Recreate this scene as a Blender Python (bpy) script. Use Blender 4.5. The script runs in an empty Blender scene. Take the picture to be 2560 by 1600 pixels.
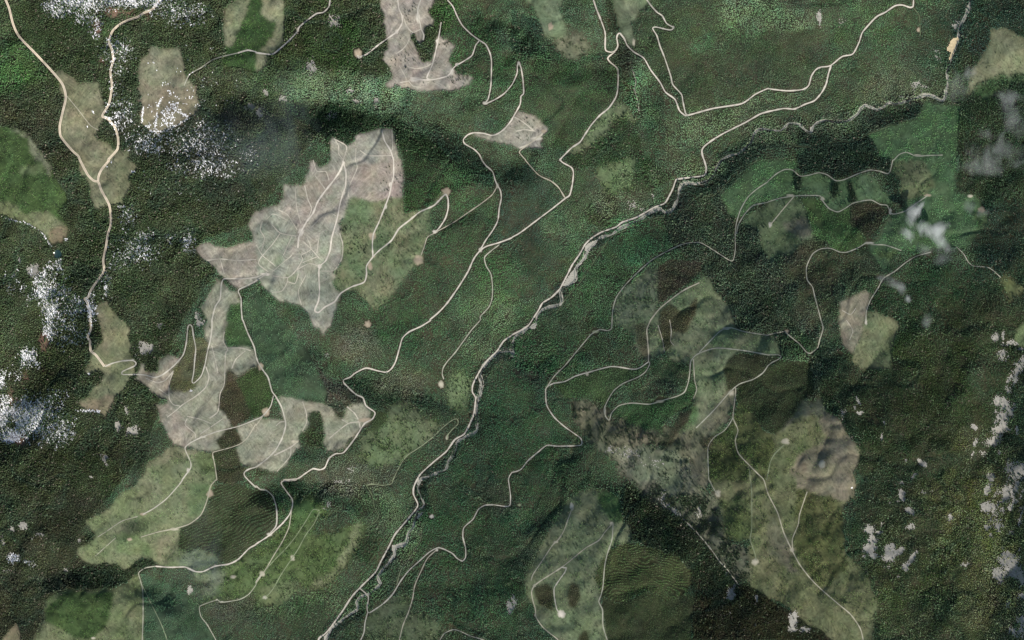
import bpy, math, random
import numpy as np

# ------------------------------------------------------------------ camera, sky, sun, exposure
H_CAM = 16000.0          # camera height above the river, metres
MPP = 2.0                # metres per traced unit (a unit is 1/2560 of the picture width)
SUN_AZ, SUN_EL = 150.0, 41.0
scene = bpy.context.scene
cam_data = bpy.data.cameras.new('camera')
cam_data.sensor_width = 36.0
cam_data.lens = 36.0 * H_CAM / (2560 * MPP)
cam_data.clip_start = 100.0
cam_data.clip_end = 60000.0
cam = bpy.data.objects.new('camera', cam_data)
cam.location = (0, 0, H_CAM)
scene.collection.objects.link(cam)
scene.camera = cam

world = bpy.data.worlds.new('World')
scene.world = world
world.use_nodes = True
wn = world.node_tree
bg = wn.nodes['Background']
sky = wn.nodes.new('ShaderNodeTexSky')
sky.sky_type = 'NISHITA'
sky.sun_disc = False
sky.sun_elevation = math.radians(SUN_EL)
sky.sun_rotation = math.radians(SUN_AZ)
wn.links.new(sky.outputs[0], bg.inputs[0])
bg.inputs[1].default_value = 0.12

sun_data = bpy.data.lights.new('sun', 'SUN')
sun_data.energy = 5.0
sun_data.angle = math.radians(0.53)
sun_data.color = (1.0, 0.95, 0.88)
sun = bpy.data.objects.new('sun', sun_data)
sun.rotation_euler = (math.radians(90 - SUN_EL), 0, math.radians(180 - SUN_AZ))
scene.collection.objects.link(sun)

vs = scene.view_settings
vs.view_transform = 'Standard'
vs.look = 'None'
vs.exposure = 0.22
vs.gamma = 1.0
vs.use_curve_mapping = False
scene.cycles.max_bounces = 5
scene.cycles.diffuse_bounces = 2
scene.cycles.volume_bounces = 3
scene.cycles.transparent_max_bounces = 8
scene.cycles.volume_step_rate = 1.0

rng = np.random.default_rng(11)
random.seed(5)
COL = scene.collection

# ------------------------------------------------------------------ helpers
def lin(c):
    c = np.asarray(c, float) / 255.0
    return np.where(c <= 0.04045, c / 12.92, ((c + 0.055) / 1.055) ** 2.4)

KG = 0.62      # ground: seen brightness -> reflectance
KT = 3.75      # crowns: lit and shaded sides average out darker than the leaf colour

def P(s):
    """traced outline: tokens 'cr' pick a quarter-sheet (column, row), 'x,y' are points on it"""
    out = []; c = r = 0
    for t in s.split():
        if ',' in t:
            x, y = t.split(',')
            out.append((c * 640 + float(x) / 3.78, r * 400 + float(y) / 3.78))
        else:
            c, r = int(t[0]), int(t[1])
    return np.array(out)

_tab = rng.random((8, 512, 512))
def vnoise(x, y, k=0):
    t = _tab[k % 8]
    xi = np.floor(x).astype(int); yi = np.floor(y).astype(int)
    fx = x - xi; fy = y - yi
    fx = fx * fx * fx * (fx * (fx * 6 - 15) + 10); fy = fy * fy * fy * (fy * (fy * 6 - 15) + 10)
    x0 = xi % 512; x1 = (xi + 1) % 512; y0 = yi % 512; y1 = (yi + 1) % 512
    return (t[y0, x0] * (1 - fx) + t[y0, x1] * fx) * (1 - fy) + (t[y1, x0] * (1 - fx) + t[y1, x1] * fx) * fy

def fbm(u, v, wl, octs=3, k=0):
    s = 0; a = 1; n = 0
    for o in range(octs):
        s = s + a * (vnoise(u / wl + 37 * o, v / wl + 91 * o, k + o) - 0.5); n += a
        wl = wl / 2.03; a *= 0.55
    return s / n * 2           # about -1..1

def seg_dist(u, v, pts):
    best = np.full(u.shape, 1e9); side = np.zeros(u.shape)
    for (ax, ay), (bx, by) in zip(pts[:-1], pts[1:]):
        dx, dy = bx - ax, by - ay
        t = np.clip(((u - ax) * dx + (v - ay) * dy) / (dx * dx + dy * dy), 0, 1)
        d = np.hypot(u - ax - t * dx, v - ay - t * dy)
        m = d < best
        best = np.where(m, d, best)
        side = np.where(m, np.sign((u - ax) * dy - (v - ay) * dx), side)
    return best, side

def catmull(pts, step):
    pts = np.asarray(pts, float)
    p = np.vstack([2 * pts[0] - pts[1], pts, 2 * pts[-1] - pts[-2]])
    out = []
    for i in range(1, len(p) - 2):
        p0, p1, p2, p3 = p[i - 1], p[i], p[i + 1], p[i + 2]
        n = max(1, int(np.hypot(*(p2 - p1)) / step))
        a = 0.75
        for t in np.arange(n) / n:
            m1 = (p2 - p0) * 0.5 * a; m2 = (p3 - p1) * 0.5 * a
            t2, t3 = t * t, t ** 3
            out.append((2*t3-3*t2+1)*p1 + (t3-2*t2+t)*m1 + (-2*t3+3*t2)*p2 + (t3-t2)*m2)
    out.append(p[-2])
    return np.array(out)

def tag(o, label=None, cat=None, group=None, kind=None):
    if label: o['label'] = label
    if cat: o['category'] = cat
    if group: o['group'] = group
    if kind: o['kind'] = kind
    return o

def mesh_obj(name, verts, faces, mat, cols=None, parent=None, smooth=True):
    """faces: (n,4) or (n,3) int array"""
    me = bpy.data.meshes.new(name)
    verts = np.asarray(verts, np.float32); faces = np.asarray(faces, np.int32)
    k = faces.shape[1]
    me.vertices.add(len(verts)); me.vertices.foreach_set('co', verts.ravel())
    me.loops.add(faces.size); me.loops.foreach_set('vertex_index', faces.ravel())
    me.polygons.add(len(faces))
    me.polygons.foreach_set('loop_start', np.arange(0, faces.size, k, dtype=np.int32))
    if smooth:
        me.polygons.foreach_set('use_smooth', np.ones(len(faces), bool))
    if cols is not None:
        a = me.color_attributes.new('gcol', 'FLOAT_COLOR', 'POINT')
        c4 = np.ones((len(verts), 4), np.float32); c4[:, :3] = cols
        a.data.foreach_set('color', c4.ravel())
    me.update(calc_edges=True)
    me.materials.append(mat)
    o = bpy.data.objects.new(name, me)
    COL.objects.link(o)
    if parent: o.parent = parent
    return o

# ------------------------------------------------------------------ materials
def new_mat(name):
    m = bpy.data.materials.new(name); m.use_nodes = True
    nt = m.node_tree; b = nt.nodes['Principled BSDF']
    b.inputs['Roughness'].default_value = 0.95
    b.inputs['Specular IOR Level'].default_value = 0.1
    return m, nt, b

def ground_material(name, fine=0.35, streak=0.25, bump=1.2, scale=1.0):
    m, nt, b = new_mat(name)
    N = nt.nodes.new; L = nt.links.new
    at = N('ShaderNodeAttribute'); at.attribute_name = 'gcol'
    tc = N('ShaderNodeTexCoord')
    wz = N('ShaderNodeTexNoise'); wz.inputs['Scale'].default_value = 0.006; wz.inputs['Detail'].default_value = 1
    L(tc.outputs['Object'], wz.inputs['Vector'])
    wm = N('ShaderNodeVectorMath'); wm.operation = 'MULTIPLY_ADD'; wm.inputs[1].default_value = (170, 170, 0)
    L(wz.outputs['Color'], wm.inputs[0]); L(tc.outputs['Object'], wm.inputs[2]); warp = wm.outputs[0]
    def noise(sx, sy, rot, sc, det):
        m0 = N('ShaderNodeMapping'); m0.inputs['Rotation'].default_value = (0, 0, rot)
        L(warp, m0.inputs['Vector'])
        mp = N('ShaderNodeMapping'); mp.inputs['Scale'].default_value = (sx, sy, 1)
        L(m0.outputs[0], mp.inputs['Vector'])
        n = N('ShaderNodeTexNoise'); n.inputs['Scale'].default_value = sc
        n.inputs['Detail'].default_value = det; n.inputs['Roughness'].default_value = 0.65
        L(mp.outputs[0], n.inputs['Vector']); return n.outputs['Fac']
    n1 = noise(1, 1, 0, 0.11 * scale, 4)
    n2 = noise(0.1, 1, 0.9, 0.1 * scale, 4)
    n3 = noise(0.16, 1, 2.3, 0.07 * scale, 4)
    def rng_(s, a):
        r = N('ShaderNodeMapRange'); r.inputs['From Min'].default_value = 0.3; r.inputs['From Max'].default_value = 0.7
        r.inputs['To Min'].default_value = 1 - a; r.inputs['To Max'].default_value = 1 + a
        L(s, r.inputs['Value']); return r.outputs[0]
    def mul(a_, b_):
        q = N('ShaderNodeMath'); q.operation = 'MULTIPLY'; L(a_, q.inputs[0]); L(b_, q.inputs[1]); return q.outputs[0]
    f = mul(mul(rng_(n1, fine), rng_(n2, streak)), rng_(n3, streak * 0.8))
    vm = N('ShaderNodeVectorMath'); vm.operation = 'SCALE'
    L(at.outputs['Color'], vm.inputs[0]); L(f, vm.inputs['Scale'])
    L(vm.outputs[0], b.inputs['Base Color'])
    bp = N('ShaderNodeBump'); bp.inputs['Strength'].default_value = 0.6; bp.inputs['Distance'].default_value = bump
    L(n1, bp.inputs['Height']); L(bp.outputs[0], b.inputs['Normal'])
    return m

def plain_material(name, rgb, var=0.25, sc=0.15, rough=0.95, spec=0.1, bump=0.3):
    m, nt, b = new_mat(name)
    N = nt.nodes.new; L = nt.links.new
    tc = N('ShaderNodeTexCoord')
    n = N('ShaderNodeTexNoise'); n.inputs['Scale'].default_value = sc; n.inputs['Detail'].default_value = 4
    L(tc.outputs['Object'], n.inputs['Vector'])
    cr = N('ShaderNodeValToRGB')
    c = np.asarray(rgb)
    cr.color_ramp.elements[0].position = 0.3; cr.color_ramp.elements[1].position = 0.7
    cr.color_ramp.elements[0].color = (*(c * (1 - var)), 1); cr.color_ramp.elements[1].color = (*np.clip(c * (1 + var), 0, 0.95), 1)
    L(n.outputs['Fac'], cr.inputs[0]); L(cr.outputs[0], b.inputs['Base Color'])
    b.inputs['Roughness'].default_value = rough; b.inputs['Specular IOR Level'].default_value = spec
    bp = N('ShaderNodeBump'); bp.inputs['Strength'].default_value = 0.5; bp.inputs['Distance'].default_value = bump
    L(n.outputs['Fac'], bp.inputs['Height']); L(bp.outputs[0], b.inputs['Normal'])
    return m

M_FLOOR = ground_material('forest_floor_soil', 0.4, 0.1, 1.5)
M_CLEAR = ground_material('clearing_ground', 0.22, 0.24, 1.8)
M_TRACK = ground_material('dirt_track', 0.12, 0.0, 0.4, 2.0)
M_SNOW = plain_material('snow', (0.84, 0.84, 0.84), 0.1, 0.1, 0.6, 0.2)
M_OLDSNOW = plain_material('old_grey_snow', (0.42, 0.43, 0.44), 0.2, 0.1)
M_ROCK = plain_material('pale_talus', lin((163, 160, 150)) * KG, 0.28, 0.12, bump=2.0)
M_GRAVEL = plain_material('river_gravel', lin((182, 178, 164)) * KG, 0.25, 0.2, bump=1.0)
M_WATER = plain_material('river_water', lin((104, 114, 110)) * KG, 0.4, 0.12, 0.3, 0.4)
M_POND = plain_material('pond_water', lin((30, 56, 52)) * KG, 0.1, 0.05, 0.08, 0.5, 0.02)
M_SAND = plain_material('landslide_sand', lin((226, 206, 165)) * KG, 0.2, 0.12, bump=1.5)
M_BARK = plain_material('conifer_bark', (0.09, 0.07, 0.05), 0.3, 1.0)

def crown_material(name, attr=True, rgb=None):
    m, nt, b = new_mat(name)
    N = nt.nodes.new; L = nt.links.new
    if attr:
        at = N('ShaderNodeAttribute'); at.attribute_type = 'INSTANCER'; at.attribute_name = 'tcol'
        src = at.outputs['Color']
    else:
        rg = N('ShaderNodeRGB'); rg.outputs[0].default_value = (*rgb, 1); src = rg.outputs[0]
    tc = N('ShaderNodeTexCoord')
    n = N('ShaderNodeTexNoise'); n.inputs['Scale'].default_value = 1.3; n.inputs['Detail'].default_value = 3
    L(tc.outputs['Object'], n.inputs['Vector'])
    r = N('ShaderNodeMapRange'); r.inputs['From Min'].default_value = 0.3; r.inputs['From Max'].default_value = 0.7
    r.inputs['To Min'].default_value = 0.6; r.inputs['To Max'].default_value = 1.4
    L(n.outputs['Fac'], r.inputs['Value'])
    vm = N('ShaderNodeVectorMath'); vm.operation = 'SCALE'
    L(src, vm.inputs[0]); L(r.outputs[0], vm.inputs['Scale'])
    L(vm.outputs[0], b.inputs['Base Color'])
    return m
M_CROWN = crown_material('forest_crown')
M_LONE = crown_material('lone_conifer_crown', False, tuple(lin((40, 50, 34)) * 1.6))

# ------------------------------------------------------------------ terrain heights
RIVER = P("30 1910,0 1890,100 1830,220 1800,290 1800,350 1770,450 1740,520 1720,610 1690,680 1700,760 1680,850 1672,920 1640,950 1500,900 1340,945 1290,960 1200,980 "
          "1150,965 1090,1010 1030,1035 970,1010 920,995 880,1020 840,1080 760,1140 700,1155 600,1150 540,1140 480,1155 430,1190 400,1245 350,1225 290,1175 200,1165 150,1210 110,1235 0,1230 "
          "20 2419,1225 2340,1215 2280,1270 2260,1340 2200,1400 2140,1450 2050,1470 1990,1505 21 1980,0 1930,90 1880,170 1780,215 1680,225 1630,220 1600,260 1580,310 1550,400 1500,490 "
          "1440,490 1390,455 1300,500 1200,570 1100,605 1010,650 940,705 850,725 780,780 710,850 690,930 620,990 590,1060 590,1130 520,1190 460,1220 450,1260 465,1330 450,1360 350,1385 280,1420 235,1490 "
          "22 220,40 120,95 35,150 10,220 10,300 0,345 12 2419,300 2290,310 2200,385 2120,520 2130,610 2120,700 2095,770 2085,870 2095,960 2085,1050 1990,1100 1905,1150 1895,1200 1870,1280 1820,1330 "
          "1790,1410 1700,1450 1600,1490 1560,1512 13 1550,0 1535,80 1560,160 1590,220 1580,260 1520,300 1510,360 1490,440 1440,500 1430,570 1410,610 1330,630 1310,700 1290,750 1230,810 1180,860 "
          "1150,920 1180,980 1120,1040 1060,1080 980,1110 950,1160 960,1220 900,1260 830,1310 760,1370 700,1430 660,1512 650,1600")
VALLEY = np.array([(2700, -900), (2440, -60), (2385, 110), (2365, 230), (2200, 275), (2040, 320), (1880, 335), (1800, 400), (1690, 480), (1530, 580), (1440, 680), (1390, 760), (1290, 830),
                   (1200, 930), (1190, 1070), (1050, 1210), (1000, 1340), (890, 1500), (820, 1610), (400, 2300)], float)
RAVINES = [
    (np.array([(560, 235), (677, 258), (847, 262), (1005, 295), (1111, 330), (1190, 372), (1270, 410)], float), 62, 95),
    (np.array([(1190, 20), (1300, 85), (1420, 140), (1535, 150)], float), 55, 75),
    (np.array([(1490, -60), (1540, 130), (1580, 220), (1600, 300), (1640, 400), (1700, 480)], float), 45, 70),
    (np.array([(770, 870), (860, 925), (1000, 965), (1100, 1015), (1180, 1040)], float), 45, 80),
    (np.array([(660, 1215), (820, 1222), (950, 1245), (1030, 1265)], float), 40, 60),
    (np.array([(2010, 980), (2025, 880), (1930, 810), (1840, 700), (1800, 600), (1720, 530), (1620, 540)], float), 55, 110),
    (np.array([(2000, 1640), (1900, 1500), (1830, 1450), (1740, 1330), (1600, 1250), (1450, 1150), (1330, 1050), (1250, 1000), (1180, 960)], float), 40, 110),
    (np.array([(120, 1425), (340, 1432), (480, 1500), (560, 1620)], float), 45, 80),
    (np.array([(2640, 150), (2500, 225), (2390, 250)], float), 40, 70),
    (np.array([(-60, 1110), (60, 960), (130, 800), (140, 640)], float), 70, 130),
    (np.array([(2440, 1640), (2500, 1350), (2480, 1100), (2540, 860)], float), 50, 110),
]
def creek(u, v):
    return fbm(u * 0.8 + v * 0.5, v * 0.8 - u * 0.3, 165, 3, 6)
def height(u, v):
    u = np.asarray(u, float); v = np.asarray(v, float)
    d, s = seg_dist(u, v, VALLEY)
    d = d * MPP
    ds = np.sqrt(d * d + 60 ** 2) - 60
    nw = 760 * (1 - np.exp(-ds / 2600)); se = 620 * (1 - np.exp(-ds / 2300))
    w = 1 / (1 + np.exp(np.clip(s * d / 60, -30, 30)))
    w = np.where(d > 1500, (s < 0).astype(float), w)
    h = nw * w + se * (1 - w)
    amp = np.clip(ds / 500, 0.12, 1)
    h = h + amp * (66 * fbm(u, v, 620, 2, 1) + 38 * fbm(u, v, 230, 2, 3) + 21 * fbm(u, v, 85, 2, 4) + 6 * fbm(u, v, 30, 2, 6) + 44 * np.abs(fbm(u + 0.5 * v, v * 0.6, 210, 3, 5)) + 10 * np.abs(fbm(u, v, 95, 2, 0)))
    h = h - 8.5 * amp * np.exp(-(creek(u, v) / 0.075) ** 2)
    wu = u + 14 * fbm(u, v, 90, 1, 2); wv = v + 14 * fbm(u, v, 90, 1, 5)
    for pts, depth, wd in RAVINES:
        r, _ = seg_dist(wu, wv, pts)
        x = np.clip(1 - np.sqrt(r * r + 36) / wd, 0, 1)
        h = h - 1.75 * depth * x * x * (3 - 2 * x) * np.clip(amp + 0.2, 0, 1)
    return h + 20

def grow(start, sgn, n):
    out = []; p = start; st = 6.0
    for i in range(n):
        st *= 1.22; p += sgn * st; out.append(p)
    return np.array(out)
STEP = 2.5
UD = np.arange(-40, 2600.1, STEP); VD = np.arange(-40, 1640.1, STEP)
U = np.concatenate([grow(-40, -1, 26)[::-1], UD, grow(2600, 1, 26)])
V = np.concatenate([grow(-40, -1, 26)[::-1], VD, grow(1640, 1, 26)])
UU, VV = np.meshgrid(U, V)
HH = height(UU, VV)
I0 = 26
HD = HH[I0:-I0, I0:-I0]
GU, GV = np.meshgrid(UD, VD)
NV, NU = GU.shape

def hgt(u, v):
    """height of the built ground at (u, v) from the dense grid, exact height outside it"""
    u = np.asarray(u, float); v = np.asarray(v, float)
    x = np.clip((u - UD[0]) / STEP, 0, NU - 1.001); y = np.clip((v - VD[0]) / STEP, 0, NV - 1.001)
    xi = x.astype(int); yi = y.astype(int); fx = x - xi; fy = y - yi
    return (HD[yi, xi]*(1-fx) + HD[yi, xi+1]*fx)*(1-fy) + (HD[yi+1, xi]*(1-fx) + HD[yi+1, xi+1]*fx)*fy

def to_world(u, v, h, lift=0.0):
    """ground point seen at (u, v) when the ground there is h metres high"""
    k = 1 - h / H_CAM
    return np.stack([(u - 1280) * MPP * k, (800 - v) * MPP * k, h + lift], -1)

# ------------------------------------------------------------------ ground cover maps on the dense grid
GCOL = np.zeros((NV, NU, 3)); TCOL = np.zeros((NV, NU, 3))
DENS = np.ones((NV, NU)); SIZE = np.ones((NV, NU)); LIGHT = np.zeros((NV, NU)); ROWS = np.zeros((NV, NU))
STAND = np.zeros((NV, NU), int); CLEAR = np.full((NV, NU), -1)
NOISE_A = fbm(GU, GV, 60, 4, 0); NOISE_B = fbm(GU, GV, 22, 4, 3); NOISE_F = fbm(GU, GV, 7, 2, 5)
WX = 3.2 * fbm(GU, GV, 14, 2, 2); WY = 3.2 * fbm(GU, GV, 14, 2, 6)

def inside(u, v, poly):
    r = np.zeros(u.shape, bool)
    x0, y0 = poly[-1]
    for x1, y1 in poly:
        c = (y1 > v) != (y0 > v)
        if y1 != y0:
            r ^= c & (u < (x0 - x1) * (v - y1) / (y0 - y1) + x1)
        x0, y0 = x1, y1
    return r

def mask_of(poly, warp=1.0):
    b0 = poly.min(0) - 8; b1 = poly.max(0) + 8
    i0, i1 = np.searchsorted(UD, (b0[0], b1[0])); j0, j1 = np.searchsorted(VD, (b0[1], b1[1]))
    m = np.zeros((NV, NU), bool)
    sl = (slice(j0, j1), slice(i0, i1))
    m[sl] = inside(GU[sl] + warp * WX[sl], GV[sl] + warp * WY[sl], poly)
    return m

FOREST_NAMES = []   # (name, label)
def stand_id(name, label):
    FOREST_NAMES.append((name, label)); return len(FOREST_NAMES) - 1

# ------------------------------------------------------------------ forest stands: (outline, ground, crown colour, density, size, light share, rows)
def grey(c):
    c = np.asarray(c, float); m = c.mean()
    return (m + (c - m) * 0.8) * 0.945 if m > 130 else c
NATURAL = np.zeros((NV, NU), bool)
def paint(m, ground=None, ground2=None, tree=None, dens=None, size=None, light=None, rows=None, stand=None, clear=None, soft=1.0):
    if ground is not None:
        g = lin(grey(ground)) * KG
        if ground2 is not None:
            t = np.clip(0.5 + 0.9 * NOISE_A[m] + 0.5 * NOISE_B[m], 0, 1)[:, None]
            g = g * (1 - t) + lin(grey(ground2)) * KG * t
        else:
            g = np.broadcast_to(g, (int(m.sum()), 3))
        GCOL[m] = GCOL[m] * (1 - soft) + g * soft
    if tree is not None: TCOL[m] = TCOL[m] * (1 - soft) + lin(tree) * KT * soft
    if dens is not None: DENS[m] = dens
    if size is not None: SIZE[m] = size
    if light is not None: LIGHT[m] = light
    ROWS[m] = rows or 0
    if stand is not None: STAND[m] = stand
    if clear is not None: CLEAR[m] = clear

ALL = np.ones((NV, NU), bool)
S_VALLEY = stand_id('valley_forest', 'mixed green forest filling the middle of the valley on both sides of the river')
paint(ALL, (56, 64, 46), (70, 70, 52), (60, 82, 59), 1.0, 0.62, 0.12, stand=S_VALLEY)
S_WEST = stand_id('mountain_forest', 'dense dark brownish green conifer forest on the western mountainside')
WEST = np.array([(-60, -60), (1180, -60), (1100, 120), (1010, 290), (900, 325), (800, 330), (620, 560), (500, 600), (540, 680), (480, 760), (430, 860), (400, 1000), (370, 1120), (200, 1330), (370, 1425), (240, 1480),
                 (110, 1500), (80, 1660), (-60, 1660)], float)
paint(mask_of(WEST), (46, 51, 35), (44, 48, 32), (49, 59, 39), 1.0, 0.9, 0.03, stand=S_WEST)
S_EAST = stand_id('eastern_forest', 'dark green conifer forest on the eastern slopes beyond the clearings')
paint(mask_of(np.array([(2420, -60), (2410, 60), (2375, 215), (2400, 400), (2390, 480), (2480, 560), (2420, 640), (2460, 700), (2300, 650), (2200, 700), (2160, 800), (2240, 930), (2060, 860), (2050, 1000), (2160, 1200), (2110, 1400), (2190, 1500), (2190, 1660), (2660, 1660), (2660, -60)], float)),
      (56, 60, 42), (66, 68, 48), (53, 69, 47), 1.0, 0.75, 0.06, stand=S_EAST)
S_RAV = stand_id('ravine_forest', 'tall blackish green old forest along the steep ravine east of the river')
paint(mask_of(P("21 1430,560 1560,540 1730,350 1960,320 2050,520 2120,580 2150,620 2340,670 2419,900 31 60,930 100,1000 300,1250 250,1400 400,1512 32 500,130 700,280 500,400 480,720 350,760 300,640 100,350 60,150 22 2120,90 2080,0 21 2080,1500 2060,1380 1950,1280 1830,1090 1790,1000 1520,830")),
      (52, 56, 42), (58, 60, 46), (53, 66, 50), 1.0, 0.85, 0.08, stand=S_RAV)
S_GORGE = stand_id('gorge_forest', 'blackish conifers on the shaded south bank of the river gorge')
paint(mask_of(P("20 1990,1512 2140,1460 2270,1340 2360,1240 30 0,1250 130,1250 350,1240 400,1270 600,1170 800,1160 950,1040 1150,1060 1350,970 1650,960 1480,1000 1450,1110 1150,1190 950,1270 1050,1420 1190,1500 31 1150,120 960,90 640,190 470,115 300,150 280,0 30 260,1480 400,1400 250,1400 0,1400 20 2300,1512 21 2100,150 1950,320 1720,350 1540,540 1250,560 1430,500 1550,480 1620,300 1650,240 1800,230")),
      (44, 46, 36), (50, 50, 38), (38, 52, 40), 1.0, 0.9, 0.03, stand=S_GORGE)  # shade of the bank is put into these crown and soil colours
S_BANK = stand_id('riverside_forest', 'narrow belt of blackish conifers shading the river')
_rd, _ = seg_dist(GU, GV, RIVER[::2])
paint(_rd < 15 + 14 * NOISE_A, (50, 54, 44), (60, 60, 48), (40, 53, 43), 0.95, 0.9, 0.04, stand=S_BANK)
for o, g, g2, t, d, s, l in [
    ("10 700,1512 1000,1250 1300,1210 1400,1512 11 1410,500 1560,470 1750,310 1880,280 1990,210 1900,100 1850,0 10 1850,1512 1750,1390 1400,1150 1000,1000 600,990 300,980 300,1050 650,1300", (40, 44, 30), (44, 46, 32), (36, 52, 33), 1, 0.9, 0.02),  # ravine forest north of the big cut, slope shade put into its dark colours
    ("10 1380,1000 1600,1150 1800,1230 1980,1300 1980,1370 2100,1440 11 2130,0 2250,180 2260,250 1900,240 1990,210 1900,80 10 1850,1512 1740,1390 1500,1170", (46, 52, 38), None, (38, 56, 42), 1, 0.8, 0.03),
    ("20 0,90 250,200 330,370 560,560 900,490 890,560 560,640 300,540 0,500", (40, 46, 34), None, (37, 54, 40), 1, 0.9, 0.03),
    ("12 560,400 720,600 830,600 1010,740 1040,800 900,790 850,830 800,940 740,870 650,780 640,620", (60, 62, 48), (74, 70, 58), (56, 62, 50), 0.9, 0.9, 0.05),
    ("12 840,580 1000,540 1150,580 1300,640 1550,670 1750,800 1880,870 1850,890 1700,850 1500,800 1250,780 1100,850 1030,740", (44, 48, 36), None, (44, 60, 44), 1, 0.9, 0.05),
    ("13 260,30 600,30 1040,40 1110,160 1060,180 900,150 700,150 500,160 350,170 290,100", (42, 46, 34), None, (40, 58, 40), 1, 0.9, 0.04),
    ("12 650,940 640,1080 650,1200 400,1200 370,1260 200,1440 0,1480 0,1400 60,1400 200,1430 300,1350 420,1200 400,1100 510,990 490,930 520,870 590,860", (50, 54, 36), None, (52, 66, 44), 1, 0.8, 0.08),
    ("13 920,720 1000,560 1080,460 1140,430 1180,500 1160,640 1060,800 980,780", (60, 66, 46), None, (46, 64, 42), 0.9, 0.9, 0.05),
    ("20 880,0 930,0 970,100 1000,240 1010,330 1090,450 1150,560 1200,700 1200,1050 1250,1300 1150,1200 1100,900 1020,650 920,550 960,480 990,350 900,330", (50, 52, 38), (66, 62, 46), (50, 60, 44), 1, 0.8, 0.05),
    ("20 920,1160 1060,1110 1180,1170 1220,1400 1240,1512 21 1300,0 1520,160 1300,300 1000,300 1140,230 1180,0 1000,0 820,60 580,80 20 480,1490 800,1340 880,1270", (46, 52, 36), (56, 58, 42), (46, 64, 40), 1, 0.85, 0.06),
    ("21 860,270 960,340 1050,560 900,640 700,600 640,560 760,380", (52, 56, 40), None, (54, 68, 44), 1, 0.8, 0.08),
    ("22 0,620 20,430 130,400 300,420 420,330 420,500 330,600 320,830 250,890 160,840 140,680", (50, 52, 42), None, (48, 60, 48), 1, 0.85, 0.05),
    ("23 1080,0 1300,200 1500,310 1700,440 1850,620 2000,810 2120,960 2000,1100 1720,1110 1700,970 1690,840 1560,720 1300,640 1120,560 1090,420 1040,260 1060,150", (48, 48, 34), (58, 56, 42), (45, 56, 37), 1, 0.95, 0.04),
    ("23 1720,1110 2000,1000 2120,960 2250,1010 2419,1110 33 0,1120 250,1270 500,1420 600,1512 23 2419,1512 1700,1512", (46, 44, 30), None, (45, 49, 32), 1, 0.9, 0.02),
    ("03 730,650 740,760 830,800 1000,790 1170,860 1320,760 1420,750 1500,810 1310,880 1180,980 1080,1020 900,1040 720,1040 660,1010 600,900 640,780", (40, 42, 30), None, (40, 52, 34), 1, 1.0, 0.02),
]:
    paint(mask_of(P(o)), g, g2, t, d, s, l)

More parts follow.
